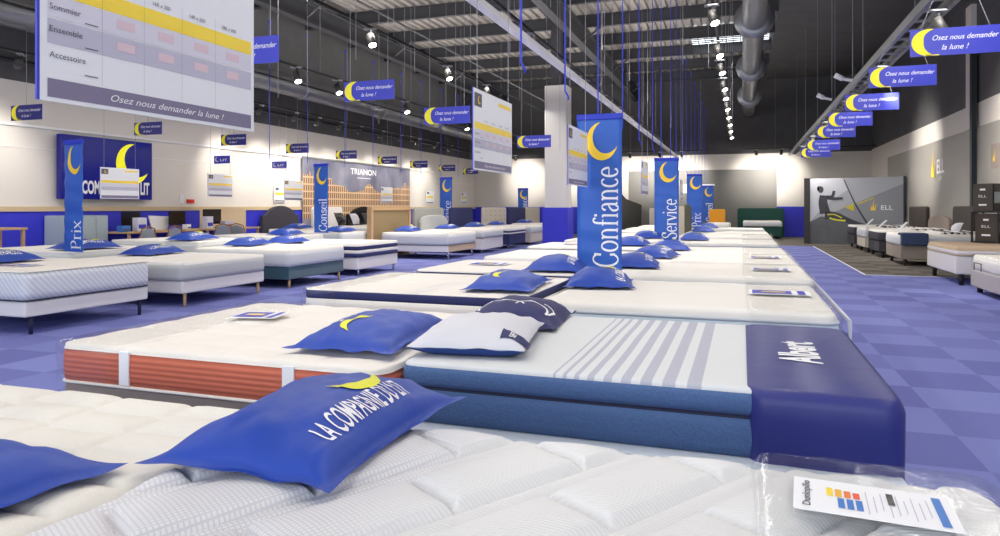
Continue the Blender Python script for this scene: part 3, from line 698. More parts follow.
# sleep pillows
def pil_sleep():
    t = thing('pillow', 'grey white pillow with blue underside and tiny face print on the striped mattress', 'pillow', (-1.26, 3.36, .70), math.radians(9))
    f0 = pillow_surface(.78, .56, .105, 8.8, .05, 1.0)
    def f(u, v, top=1):
        p = f0(u, v, top); e = max(0, (1-u**4)*(1-v**4))
        return Vector((p.x, p.y, p.z+.035)) if top > 0 else Vector((p.x*(1-.10*e**.5), p.y*(1-.06*e**.5), .049-.045*min(1, e*2.5)**.5))
    pillow_mesh(f, 28, 1).build('cover', PILW, t, True); pillow_mesh(f, 28, -1).build('underside', PILB, t, True)
    m = MB(); on_pillow(m, f, rect(-.07, .07, -.06, .06), .8, -.72, (1, 0), (0, 1), 2/.58, 2/.8, cut=.03); m.build('corner_patch', NAVY, t)
    m = MB(); on_pillow(m, f, fit_text('SLEEP', .1, .03, 0, .01), .8, -.72, (0, 1), (-1, 0), 2/.58, 2/.8, off=.006, cut=.03); m.build('lettering', LET, t)
    t = thing('pillow', 'navy pillow with white outline drawing behind the grey white pillow', 'pillow', (-1.3, 4.13, .70), math.radians(4))
    f = pillow_surface(.76, .6, .145, 2.8, .05)
    pillow_mesh(f, 28, 0).build('cover', PILN, t, True)
    def band(pts, w):
        vs = []; fs = []
        for i, p in enumerate(pts):
            a = pts[max(0, i-1)]; b = pts[min(len(pts)-1, i+1)]; dx, dy = b[0]-a[0], b[1]-a[1]; l = math.hypot(dx, dy)
            vs += [(p[0]-dy/l*w, p[1]+dx/l*w), (p[0]+dy/l*w, p[1]-dx/l*w)]
        for i in range(len(pts)-1): fs.append((2*i, 2*i+1, 2*i+3, 2*i+2))
        return vs, fs
    m = MB()
    for pts in (arc(-.06, -.22, .14, .1, 200, 20), arc(.12, -.2, .1, .09, 170, -20), arc(.2, -.14, .05, .09, 120, -60)):
        on_pillow(m, f, band(pts, .007), 0, 0, (1, 0), (0, 1), 2/.6, 2/.76, off=.005, cut=.03)
    m.build('outline_drawing', LET, t)
    m = MB(); on_pillow(m, f, rect(-.05, .04, -.05, .05), .84, .8, (1, 0), (0, 1), 2/.6, 2/.76, off=.004, cut=.03); m.build('corner_patch', PILW, t)
pil_sleep()
# cushions by the wall
def cushion(label, x, y, z, mat, s=.5, rz=0, tilt=-1.15):
    t = thing('cushion', label, 'cushion', (x, y, z), rz); t.rotation_euler = (0, -tilt, rz)
    pillow_mesh(pillow_surface(s, s, .16, x+y, .06), 12).build('cover', mat, t, True)
cushion('black square cushion leaning on the white headboard', -13.05, 20.9, .98, SCRN)
cushion('white square cushion right of the black square cushion', -12.9, 21.6, .98, PILW, .42)
cushion('white square cushion leaning on the black arched headboard', -13.0, 23.4, .98, PILW, .5)
cushion('dark cushion beside the white one on the black arched headboard', -13.1, 22.8, .98, CHAR, .45)
# ================================================================ PLASTIC COVERS, LABEL SHEETS, MATTRESS PROTECTORS
def plastic(label, x0, x1, y0, y1, zt, zb, end):
    """clear plastic sleeve over the foot end; end=+1: foot at x1"""
    cx, cy = (x0+x1)/2, (y0+y1)/2; t = None
    mt = [o for o in MATT if o.location.x-3 < cx < o.location.x+3 and abs(o.location.y-cy) < .4 and abs(o.location.x-cx) < 1.4][0]
    X0, X1, Y0, Y1 = x0-cx, x1-cx, y0-cy, y1-cy
    def w(x, y): return .005*noise.noise(Vector((x*9+cx, y*9+cy, 2)))
    mb = top_grid(X0, X1, Y0, Y1, zt-zb, .03, .1, 30, 40, w)
    rg = []
    for k in range(6):
        s = k/5; z = (zt-zb-.03)*s
        rg.append([(a+.006*noise.noise(Vector((a*12, b*12, s*4+cy))), b+.008*noise.noise(Vector((b*12, a*12, s*4+cy))), z) for a, b, c in rr(X0, X1, Y0, Y1, .1, 5, z)])
    mb.loft(rg, 0, False, False); o = mb.build('plastic_cover', PLAS, mt, True); o['label'] = label; o.location = Vector((cx, cy, zb))-mt.location
plastic('clear plastic sleeve over the foot of the ribbed white front mattress', .02, .615, .3, 2.15, .705, .5, 1)
plastic('clear plastic sleeve over the left foot of the terracotta mattress', -3.45, -2.95, 2.70, 4.41, .70, .49, -1)
plastic('clear plastic sleeve over the foot of the white mattress behind the striped one', .02, .625, 4.99, 6.83, .715, .58, 1)
for k, (y, z) in enumerate(RY[:5]):
    plastic('clear plastic sleeve on the %s mattress of the right middle column' % ORDN[2+k], .0, .69, y-.03, y+1.73, z+.014, z-.12, 1)
plastic('clear plastic sleeve over the left foot of the navy banded mattress', -3.43, -3.05, 4.85, 6.48, .747, .6, -1)
def sheet_front():
    # printed sheet under the plastic, at the foot of the front mattress
    t = thing('label_sheet', 'white printed label sheet with coloured size blocks on the front mattress foot', 'label sheet', (.285, 1.815, .7115)); t.rotation_euler = (0, 0, math.radians(-4)); t.scale = (.56, .78, 1)
    # local frame: text runs along +y, up = -x
    m = MB(); m.box(-.30, .30, -.12, .14, 0, .0015); m.build('sheet', LET, t)
    U = (1, 0, 0); V = (0, 1, 0)
    m = MB(); put(m, fit_text('Dunlopillo', .2, .032, 0, .01), (-.235, .01, .002), (0, 1, 0), (-1, 0, 0), off=.0012)
    m.build('lettering', INK, t)
    m = MB()
    for k in range(4): put(m, rect(-.17+k*.034, -.145+k*.034, .01, .075-.006*k), (0, 0, .002), U, V, min(k, 3), .001)
    m.build('size_blocks', [BYEL, M('amber', hexc(240, 180, 60), .5), ORNG, M('coral', hexc(230, 90, 60), .5)], t)
    m = MB()
    for k in range(3): put(m, rect(-.13+k*.034, -.105+k*.034, -.075, .0), (0, 0, .002), U, V, 0, .001)
    m.build('colour_blocks', LBLUE, t)
    m = MB(); put(m, rect(.06, .085, .0, .09), (0, 0, .002), U, V, 0, .001); m.build('black_mark', SCRN, t)
    m = MB(); put(m, rect(.23, .262, -.1, .11), (0, 0, .002), U, V, 0, .001); m.build('blue_bar', LBLUE, t)
    m = MB()
    for k in range(9): put(m, rect(-.02+k*.028, -.016+k*.028, -.09+.02*(k % 3), .08-.03*(k % 2)), (0, 0, .002), U, V, 0, .0008)
    m.build('fine_print', BGREY, t)
sheet_front()
def label_sheet(label, x, y, z, w=.42, l=.16, rz=0):
    t = thing('label_sheet', label, 'label sheet', (x, y, z), rz, 'label sheets on the mattresses')
    m = MB(); m.box(-w/2, w/2, -l/2, l/2, 0, .002); m.build('sheet', LET, t)
    m = MB(); put(m, rect(-w*.45, w*.2, -l*.4, l*.4), (0, 0, .0025), (1, 0, 0), (0, 1, 0), 0, .001); put(m, rect(w*.3, w*.42, -l*.45, l*.45), (0, 0, .0025), (1, 0, 0), (0, 1, 0), 0, .001); m.build('print', SIGNB, t)
    m = MB(); put(m, rect(-w*.3, w*.1, -l*.1, l*.12), (0, 0, .0025), (1, 0, 0), (0, 1, 0), 0, .002); m.build('yellow_mark', BYEL, t)
label_sheet('blue printed sheet on the white mattress behind the striped one', .28, 6.0, .718, .45, .3)
label_sheet('blue printed sheet on the third mattress of the right middle column', .3, 8.2, .718, .4, .25)
label_sheet('blue printed sheet on the fourth mattress of the right middle column', .3, 10.2, .718, .4, .25)
label_sheet('blue printed sheet on the terracotta mattress', -2.93, 3.75, .705, .3, .25, .2)
label_sheet('blue printed sheet on the navy piped off-white mattress', -2.75, 7.6, .745, .45, .3)
label_sheet('blue and yellow printed sheet on the chevron sided mattress', -8.2, 6.0, .705, .6, .3, .1)
label_sheet('printed sheet on the fifth mattress of the left middle column', -2.8, 12.1, .745, .4, .3)
# thin pale kerb lying along the foot ends of the right column
m = MB(); m.tube([(.80, 6.0, .12), (.80, 6.1, .5), (.81, 8, .5), (.82, 12.2, .48)], .018, 6)
tag(m.build('barrier_rail', M('rail_pale', hexc(205, 206, 220), .4)), 'thin pale rail along the aisle beside the right middle column', 'rail')
# ================================================================ TALL BANNERS AND STRAPS
def banner(word, label, x, y, rz=0, zb=.70, zt=2.43, w=.5, th=.27):
    t = thing('hanging_banner', label, 'banner', (x, y, zb), rz, 'tall blue hanging banners')
    h = zt-zb; nx, nz = 10, 60
    def dz(u, v): return .006*noise.noise(Vector((u*.6+x, v*11+y, 0)))+.004*math.sin(v*38+u*2+3*noise.noise(Vector((v*4, y, 1))))
    for sgn, nm in ((1, 'cloth'),):
        mb = MB(); vs = []; fs = []
        for side in (0, 1):
            for j in range(nz+1):
                for i in range(nx+1):
                    u = i/nx; v = j/nz; vs.append(((u-.5)*w, dz(u, v)+(.003 if side else 0), v*h))
        n = nx+1; o = (nz+1)*n
        for j in range(nz):
            for i in range(nx):
                a = j*n+i; fs.append((a, a+1, a+n+1, a+n)); fs.append((o+a, o+a+n, o+a+n+1, o+a+1))
        for j in range(nz): 
            a = j*n; fs.append((a, a+n, o+a+n, o+a)); a += nx; fs.append((a, o+a, o+a+n, a+n))
        mb.add(vs, fs); mb.build('cloth', BAN, t, True)
    m = MB(); m.box(-w/2-.005, w/2+.005, -.018, .022, h-.06, h+.005, bev=.008); m.build('top_hem', BANH, t)
    vs, fs, L = serif_text(word, th)
    k = .69; Lw = L*k
    m = MB()
    m.add([(-y_+w*.36 if False else (w*.40-(.0)-y_ if False else .205-y_), 0, .03+x_*k) for x_, y_ in vs], fs)
    # map onto the rippled cloth
    m.v = [(a, dz(a/w+.5, c_/h)-.004, c_) for a, b_, c_ in m.v]
    m.build('lettering', LET, t)
    cv, cf = crescent(.185, 95, 345, .075, 30)
    m = MB(); m.add([(a*.95+.03, dz((a)/w+.5, (h-.32+b_)/h)-.005, h-.30+b_*1.15) for a, b_ in cv], cf); m.build('moon', YEL, t)
    return t
banner('Confiance', 'nearest tall blue banner, reading Confiance under a yellow moon', -1.5, 7.72)
banner('Service', 'tall blue banner reading Service above the middle mattresses', -1.5, onx(666.5, -1.5), th=.29)
banner('Prix', 'tall blue banner reading Prix above the middle mattresses', -1.5, onx(694.5, -1.5), zt=2.5, th=.29)
banner('Conseil', 'farthest tall blue banner of the middle row, reading Conseil', -1.5, onx(708, -1.5), zt=2.4, th=.29)
banner('Prix', 'tall blue banner reading Prix above the left chevron sided mattress', -9.45, onx(73.5, -9.45), math.radians(-12), zb=.73, zt=2.4, th=.27)
banner('Conseil', 'tall blue banner reading Conseil in front of the palace poster', -9.75, onx(321, -9.75), math.radians(-15), zb=.77, zt=2.46, th=.27)
banner('Service', 'tall blue banner reading Service right of the palace poster', -9.9, onx(446, -9.9), math.radians(-8), zb=.72, zt=2.45, th=.3)
banner('Confiance', 'farthest tall blue banner of the left row beside the column', -9.9, 32.0, 0, zb=.72, zt=2.3, th=.27)
def strap(label, x, y, z0, z1, grp, knot=True):
    t = thing('blue_hanging_strap', label, 'strap', (x, y, z0), 0, grp)
    m = MB(); m.box(-.0065, .0065, -.003, .003, 0, z1-z0); m.build('band', STRAP, t)
    m = MB(); m.box(-.02, .02, -.012, .012, z1-z0-.06, z1-z0); m.build('hook', STRAP, t)
    if knot:
        m = MB(); m.tube([(0, 0, 0), (.012, 0, -.02), (.03, 0, -.05), (.03, 0, -.08)], .008, 6); m.build('loose_end', STRAP, t, True)
for k, px in enumerate((521, 565, 598, 622.5, 639, 652.5, 661, 670.5, 676, 682, 686, 691, 695, 699, 702, 705)):
    t_ = (px-500)/F; Z = -1.5/(CT*t_-ST); y = Z*(t_*ST+CT); bw = px in (598, 622.5)
    strap('blue strap hanging over the middle rows, %s to the camera' % ORD[k], -1.5, y, 2.44 if not bw else 2.43, ZC-.3 if k < 9 else 5.6, 'blue straps over the middle rows', not bw)
for k, px in enumerate((269.5, 307.5, 345, 373, 401, 421, 441, 458)):
    y = onx(px, -9.8); strap('blue strap hanging over the left row, %s to the camera' % ORD[k], -9.8, y, 2.45, 5.5, 'blue straps over the left row', False)
# ================================================================ MOON SIGNS
def moon_sign(label, x, y, z, wires, group, dark=False, w=.80, h=.275, logo=False):
    t = thing('hanging_sign', label, 'sign', (x+w/2, y, z-h/2), 0, group)
    m = MB(); m.box(-w/2, w/2, 0, .008, 0, h); m.build('panel', SIGND if dark else SIGNB, t)
    U, V = (1, 0, 0), (0, 0, 1)
    if logo:
        m = MB(); put(m, crescent(h*.3, 80, 330, h*.13), (-w*.3, -.001, h*.5), U, V, 0, .002); put(m, fit_text('LIT', w*.45, h*.3, 0, .02), (w*.12, -.001, h*.3), U, V, 0, .002); m.build('lettering', LET, t)
    else:
        m = MB(); cv = crescent(h*.5, 75, 285, h*.3, 20)
        put(m, ([(a*1.15, b) for a, b in cv[0]], cv[1]), (-w/2+h*.62, -.001, h*.5), U, V, 0, .002); put(m, rect(-w/2+h*.5, -w/2+h*.95, 0, h*.045), (0, -.001, 0), U, V, 0, .002); m.build('moon', YELB, t)
        m = MB(); put(m, fit_text('Osez nous demander', w*.72, h*.2, .35, .004), (w*.11, -.001, h*.56), U, V, 0, .003)
        put(m, fit_text('la lune !', w*.3, h*.2, .35, .004), (-w*.0, -.001, h*.2), U, V, 0, .003); m.build('lettering', LET, t)
    for dx, ex, ez in wires:
        m = MB(); m.cyl((dx, .004, h), (dx+ex, .004, h+ez), .004, n=5); m.build('wire', WIRE, t)
RS = [(910, 6.9, 37), (869, 9.5, 78), (845, 11.7, 103), (828, 14.2, 121), (817, 16.3, 133), (807, 18.6, 145.5), (801, 20.5, 153)]
for k, (px, Z, py) in enumerate(RS):
    t_ = (px-500)/F; X = t_*Z; wx = CT*X-ST*Z; wy = onx(px, 1.63)
    moon_sign('blue yellow moon sign under the right cable tray, %s to the camera' % ORD[k], 1.63, wy, H+(HY-py)*Z/F, [(-.3, .1, .28), (.3, -.1, .28)], 'moon signs under the right cable tray')
LS = [(214, 7.3, 54), (344, 10, 92), (424, 11.35, 116.5), (517, 16, 142)]
for k, (px, Z, py) in enumerate(LS):
    t_ = (px-500)/F; X = t_*Z; wx = CT*X-ST*Z; wy = ST*X+CT*Z; z = H+(HY-py)*Z/F
    moon_sign(['blue moon sign half hidden behind the big price board', 'blue moon sign over the left aisle, left of the second price board', 'blue moon sign just left of the second price board', 'blue moon sign touching the white column'][k],
              wx, wy, z, [(-.3, 0, ZC-z-.5), (.3, 0, ZC-z-.5)], 'moon signs over the left aisle')
for k, px in enumerate((11, 134, 221, 286, 336, 378, 410, 439, 463)):
    y = onx(px, -12.4)
    moon_sign('small navy moon sign along the left wall, %s to the camera' % ORD[k], -12.4, y, 3.08-.0*k, [(0, 0, 1.4)], 'moon signs along the left wall', True, .76, .27)
moon_sign('tiny blue logo sign left of the palace poster', -12.9, onx(272, -12.9), 2.62, [(0, 0, 1.2)], 'tiny logo signs', False, .5, .2, True)
moon_sign('tiny blue logo sign above the left hanging price board', -12.9, onx(214, -12.9), 2.62, [(0, 0, 1.2)], 'tiny logo signs', False, .5, .2, True)
# ================================================================ PRICE BOARDS
def price_board(label, x, y0, z0, detail, top=ZC-.4, w=.91, h=.6, group='hanging price boards'):
    t = thing('price_board', label, 'price board', (x, y0+w/2, z0), 0, group)
    m = MB(); m.box(-.006, 0, -w/2, w/2, 0, h); m.build('panel', BOARD, t)
    m = MB(); m.box(-.006, .001, -w/2-.004, -w/2+.004, 0, h); m.build('edge_strip', SIGNB, t)
    U, V = (0, 1, 0), (0, 0, 1)
    def R(a, b, c, d): return rect(-w/2+a*w, -w/2+b*w, c, d)
    m = MB(); put(m, R(.03, .98, .305, .355), (0, 0, 0), U, V, 0, .001); put(m, R(.62, .96, .53, .56), (0, 0, 0), U, V, 0, .001); m.build('yellow_band', BYEL, t)
    m = MB(); put(m, R(.03, .98, .24, .302), (0, 0, 0), U, V, 0, .001); put(m, R(.03, .98, .165, .235), (0, 0, 0), U, V, 1, .001); m.build('row_bands', [BLAV, BGREY], t)
    m = MB(); put(m, R(.03, .98, .012, .065), (0, 0, 0), U, V, 0, .001); m.build('footer_band', BFOOT, t)
    m = MB(); put(m, R(.03, .2, .47, .57), (0, 0, 0), U, V, 0, .001); m.build('logo_tile', INK, t)
    m = MB(); put(m, crescent(.03, 80, 330, .014, 12), (0, -w/2+.14*w, .52), U, V, 0, .002); m.build('moon', YEL, t)
    if detail:
        m = MB(); put(m, fit_text('Osez nous demander la lune !', .5, .022, .35, .004), (0, .03, .028), U, V, 0, .003); m.build('footer_lettering', LET, t)
        m = MB()
        for s, l, z in (('Sommier', .1, .262), ('Ensemble', .105, .198), ('Accessoire', .115, .125)): put(m, fit_text(s, l, .018), (0, -w/2+.035*w+l/2, z), U, V, 0, .003)
        for s, c in (('140 x 190', .30), ('160 x 200', .48), ('140 x 200', .66), ('180 x 200', .84)): put(m, fit_text(s, .075, .013), (0, -w/2+c*w, .37), U, V, 0, .003)
        for c in (.225, .4, .58, .76): put(m, R(c, c+.0007, .07, .4), (0, 0, 0), U, V, 0, .002)
        for z in (.245, .172, .09): put(m, R(.16, .21, z, z+.003), (0, 0, 0), U, V, 0, .002)
        m.build('row_lettering', INK, t)
        m = MB()
        for c in (.32, .5, .68, .86):
            for z in (.26, .19): put(m, R(c-.035, c+.04, z, z+.028), (0, 0, 0), U, V, 0, .002)
        m.build('print', PINK, t)
    for dy in (-w*.4, w*.4):
        MB().cyl((-.003, dy, h), (-.003, dy, top-z0), .003, n=5).build('wire', WIRE, t)
price_board('big white price board with yellow band hanging at the upper left', -1.85, 1.42, 1.70, True)
price_board('white price board hanging left of the white column', -1.85, 4.75, 1.675, True)
price_board('white price board overlapping the nearest tall banner', -1.62, 6.74, 1.62, True)
price_board('white price board left of the second tall banner', -1.65, onx(641.5, -1.65), 1.62, False)
price_board('small price board between the second and third tall banners', -1.7, onx(680.5, -1.7), 1.6, False)
price_board('grey price board in front of the blue wall sign', -11.5, onx(100, -11.5), 1.56, False, 4.2)
price_board('grey price board hanging right of the blue wall sign', -12.9, onx(208, -12.9), 1.66, False, 4.2)
price_board('grey price board hanging just left of the palace poster', -12.7, onx(284.5, -12.7), 1.6, False, 4.2)
price_board('grey price board hanging in front of the palace poster', -12.7, onx(381, -12.7), 1.55, False, 4.2)
def wall_poster(label, px0, z0, h, w=.6, x=XL+.03):
    y = onx(px0, x+.02); t = thing('wall_poster', label, 'poster', (x, y+w/2, z0), 0, 'small notices on the left wall')
    MB().box(-.0, .012, -w/2, w/2, 0, h).build('sheet', BOARD, t)
    m = MB(); put(m, rect(-w*.4, w*.4, h*.45, h*.6), (.013, 0, 0), (0, 1, 0), (0, 0, 1), 0, .001); m.build('yellow_band', BYEL, t)
    m = MB(); put(m, rect(-w*.35, -w*.1, h*.75, h*.9), (.013, 0, 0), (0, 1, 0), (0, 0, 1), 0, .001); put(m, rect(-w*.4, w*.4, h*.05, h*.12), (.013, 0, 0), (0, 1, 0), (0, 0, 1), 0, .001); m.build('print', INK, t)
wall_poster('small white notice left of the palace poster', 274, 1.55, .5)
wall_poster('white notice with yellow band right of the palace poster', 426, 1.55, .6, .9)
wall_poster('white notice with yellow band, second right of the palace poster', 461, 1.6, .55, .8)
wall_poster('white notice on the left wall near the back corner', 492, 1.55, .6, .5)
m = MB(); y = onx(180, XL+.02); m.box(XL, XL+.02, y, y+.13, 1.5, 1.72); tag(m.build('wall_notice', BOARD), 'small framed notice beside the red plate on the left wall', 'notice')
m = MB(); y = onx(187, XL+.02); m.box(XL, XL+.03, y, y+.25, 1.5, 1.6); tag(m.build('red_plate', RED), 'small red plate on the white left wall', 'plate')
# ================================================================ WALL SIGN, PALACE POSTER, SURFER POSTER, LOGOS
t = thing('wall_sign', 'glossy dark blue wall sign with yellow moon and white shop lettering', 'sign', (XL+.1, 12.08, 1.57))
MB().box(0, .12, -1.24, 1.17, 0, 1.37, bev=.01).build('panel', SIGNP, t)
m = MB(); put(m, fit_text('LA COMPAGNIE DU LIT', 2.1, .28, 0, .035), (.122, .03, .13), (0, 1, 0), (0, 0, 1), 0, .004); m.build('lettering', LET, t)
m = MB(); put(m, crescent(.47, 85, 335, .22, 36), (.122, .6, .83), (0, 1, 0), (0, 0, 1), 0, .006); m.build('moon', M('moon_lit', hexc(250, 245, 30), .4, emit=.25), t)
def palace_mat():
    m, nt, b = base('palace_print'); tc = N(nt, 'ShaderNodeTexCoord'); br = N(nt, 'ShaderNodeTexBrick', Scale=1.0, offset=0.0)
    mp = N(nt, 'ShaderNodeMapping'); mp.inputs['Rotation'].default_value = (0, math.radians(90), 0); 
    sx = N(nt, 'ShaderNodeSeparateXYZ'); cb = N(nt, 'ShaderNodeCombineXYZ'); nt.links.new(tc.outputs['Object'], sx.inputs[0]); nt.links.new(sx.outputs[1], cb.inputs[0]); nt.links.new(sx.outputs[2], cb.inputs[1])
    br.inputs['Brick Width'].default_value = .13; br.inputs['Row Height'].default_value = .24; br.inputs['Mortar Size'].default_value = .035; br.inputs['Mortar Smooth'].default_value = .6
    br.inputs['Color1'].default_value = hexc(128, 96, 74); br.inputs['Color2'].default_value = hexc(110, 84, 68); br.inputs['Mortar'].default_value = hexc(214, 180, 142)
    nt.links.new(cb.outputs[0], br.inputs['Vector']); nt.links.new(br.outputs['Color'], b.inputs['Base Color']); b.inputs['Roughness'].default_value = .6
    return m
def sky_print():
    m, nt, b = base('dusk_sky_print'); tc = N(nt, 'ShaderNodeTexCoord'); n = N(nt, 'ShaderNodeTexNoise', Scale=.8, Detail=4.0); nt.links.new(tc.outputs['Object'], n.inputs['Vector'])
    cr = N(nt, 'ShaderNodeValToRGB'); cr.color_ramp.elements[0].color = hexc(96, 98, 118); cr.color_ramp.elements[1].color = hexc(146, 144, 158); cr.color_ramp.elements[0].position = .35; cr.color_ramp.elements[1].position = .7
    nt.links.new(n.outputs['Fac'], cr.inputs[0]); nt.links.new(cr.outputs[0], b.inputs['Base Color']); b.inputs['Roughness'].default_value = .6; return m
PY0, PY1 = onx(303, XL+.1), onx(410, XL+.1); pc = (PY0+PY1)/2; pw = PY1-PY0
t = thing('palace_poster', 'large wall print of a lit palace at dusk titled TRIANON', 'poster', (XL+.06, pc, 0))
MB().box(0, .03, -pw/2, pw/2, 0, 3.02).build('sheet', sky_print(), t)
m = MB(); f_ = [(-.5, 1.0), (.5, 1.0), (.5, 2.25), (.455, 2.3), (.44, 2.5), (.425, 2.3), (.38, 2.1), (.38, 2.2), (.3, 2.16), (.22, 1.95), (.15, 1.98), (.1, 2.1), (.08, 2.25), (.06, 2.3), (.03, 2.25), (0, 2.05), (-.08, 1.95), (-.13, 1.95), (-.18, 2.15), (-.27, 2.2), (-.28, 2.4), (-.36, 2.42), (-.44, 2.45), (-.45, 2.6), (-.47, 2.45), (-.5, 2.5)]
m.poly([(.032, a*pw, b) for a, b in f_]); m.build('palace_print', palace_mat(), t)
m = MB(); put(m, fit_text('TRIANON', 1.9, .22, 0, .015), (.033, .0, 2.62), (0, 1, 0), (0, 0, 1), 0, .003); put(m, rect(-.5, .5, 2.48, 2.5), (.033, 0, 0), (0, 1, 0), (0, 0, 1), 0, .003); m.build('lettering', LET, t)
MB().box(-.0, .06, -pw/2, pw/2, 3.02, 3.07).build('top_rail', TRAYG, t)
# surfer poster partition
def nflame(m, org, ux, uz, s):
    for tri in ([(0, 0), (.3, 0), (.12, .7)], [(.18, 0), (.6, 0), (.62, 1.5), (.42, .6)], [(.55, 0), (.9, 0), (1.05, .95), (.75, .4)]):
        put(m, (tri, [tuple(range(len(tri)))]), org, (ux[0]*s*.65, ux[1]*s*.65, ux[2]*s), (0, 0, uz*s), 0, .004)
def band2(pts, ws):
    vs = []; fs = []
    for i, p in enumerate(pts):
        a = pts[max(0, i-1)]; b = pts[min(len(pts)-1, i+1)]; dx, dy = b[0]-a[0], b[1]-a[1]; l = math.hypot(dx, dy); w = ws[i]
        vs += [(p[0]-dy/l*w, p[1]+dx/l*w), (p[0]+dy/l*w, p[1]-dx/l*w)]
    for i in range(len(pts)-1): fs.append((2*i, 2*i+1, 2*i+3, 2*i+2))
    return vs, fs
t = thing('poster_partition', 'grey freestanding poster wall showing an athlete leaning back with a sail', 'poster', (3.93, 28.62, 0), -.36)
pwid = 3.15; MB().box(-pwid/2, pwid/2, 0, .08, 0, 2.48).build('panel', M('print_light_grey', hexc(168, 170, 176), .4), t)
MB().box(-pwid/2-.2, -pwid/2, -.05, .13, 0, 2.5).build('frame', M('frame_dark', hexc(56, 54, 52), .5), t)
MB().box(pwid/2, pwid/2+.05, -.05, .13, 0, 2.5).build('frame', SCRN, t)
def PP_(pts, k=0): return [((a-.5)*pwid, -.002-.0015*k, b*2.48) for a, b in pts]
def PB(m, pts, ws, k):
    c = cat([(a*pwid, b*2.48) for a, b in pts], 4); n = len(c); W_ = [ws[0]+(ws[1]-ws[0])*i/(n-1) for i in range(n)]
    v, f = band2(c, W_); m.add([(a-pwid/2, -.002-.0015*k, b) for a, b in v], f)
m = MB(); m.poly(PP_([(0, .335), (1, .9), (1, 0), (0, 0)])); m.build('print_mid', M('print_grey', hexc(138, 140, 146), .4, noise_s=1, noise_a=.08), t)
m = MB(); m.poly(PP_([(0, .34), (.18, .6), (.42, .82), (.36, 1), (0, 1)], 1)); m.build('print_pale', M('print_pale', hexc(198, 199, 206), .4), t)
m = MB(); m.poly(PP_([(0, 0), (.62, 0), (.62, .27), (.3, .4), (.12, .42), (0, .33)], 2)); m.poly(PP_([(.62, 0), (1, 0), (1, .1), (.8, .2), (.62, .27)], 2)); m.build('print_dark', M('print_charcoal', hexc(92, 94, 98), .4, noise_s=2.5, noise_a=.35), t)
m = MB(); PB(m, [(.385, .97), (.5, .62), (.64, .3)], (.015, .035), 3); m.build('print_mast', M('print_mast', hexc(58, 60, 64), .5), t)
m = MB(); m.poly(PP_([(.39, .56), (.49, .615), (.49, .5)], 4)); PB(m, [(.53, .61), (.7, .7)], (.02, .02), 4); m.build('print_yellow', M('print_yellow', hexc(200, 186, 40), .5), t)
m = MB(); PB(m, [(.155, .74), (.15, .62), (.175, .47)], (.13, .19), 5); PB(m, [(.17, .44), (.3, .43), (.45, .35), (.62, .28)], (.17, .05), 5)
PB(m, [(.18, .71), (.27, .69), (.37, .695)], (.07, .04), 6); PB(m, [(.19, .72), (.25, .72), (.275, .81)], (.06, .05), 6)
m.poly([(x_, -.012, z_) for x_, z_ in [((.125-.5)*pwid+.10*math.cos(q*PI/6), .83*2.48+.13*math.sin(q*PI/6)) for q in range(12)]])
m.build('print_athlete', M('print_body', hexc(58, 60, 66), .5, noise_s=6, noise_a=.5), t)
m = MB(); PB(m, [(.2, .45), (.28, .45), (.36, .40)], (.02, .02), 8); PB(m, [(.22, .40), (.3, .37), (.4, .36)], (.02, .03), 8); m.build('print_trouser_stripe', YELG, t)
m = MB(); m.poly([(x_, -.016, z_) for x_, z_ in [((.11-.5)*pwid+.09*math.cos(q*PI/6), .845*2.48+.10*math.sin(q*PI/6)) for q in range(3, 10)]]); m.build('print_hair', SCRN, t)
m = MB(); put(m, fit_text('ELL', .38, .17, 0, .01), (1.05, -.006, 1.3), (1, 0, 0), (0, 0, 1)); m.build('lettering', LET, t)
m = MB(); nflame(m, (.52, -.006, 1.28), (1, 0, 0), 1, .28); m.build('logo_mark', YEL, t)
t = thing('wall_logo', 'yellow flame logo with white letters on the grey right wall', 'logo', (XR-.06, onx(939, XR-.06), 2.35))
m = MB(); put(m, fit_text('ELL', .8, .42, 0, .02), (-.01, -.2, .05), (0, -1, 0), (0, 0, 1)); put(m, fit_text('LIT', .3, .1), (-.01, -.2, -.15), (0, -1, 0), (0, 0, 1)); m.build('lettering', LET, t)
m = MB(); nflame(m, (-.01, .85, -.05), (0, -1, 0), 1, .62); m.build('logo_mark', YEL, t)
t = thing('wall_logo', 'gold emblem at the right edge beside the black post', 'logo', (XR-.06, onx(998, XR-.06)+.1, 2.55))
MB().box(-.02, 0, -.3, .3, -.25, .3).build('plate', TAUPE, t); m = MB(); nflame(m, (-.025, .15, -.1), (0, -1, 0), 1, .25); m.build('logo_mark', YEL, t)
t = thing('wall_lettering', 'white shop lettering on the grey back wall behind the third banner', 'lettering', (-2.0, YB-.07, 2.1))
m = MB(); put(m, fit_text('LIT', 1.5, .42, 0, .03), (0, 0, 0), (1, 0, 0), (0, 0, 1)); m.build('lettering', LET, t)
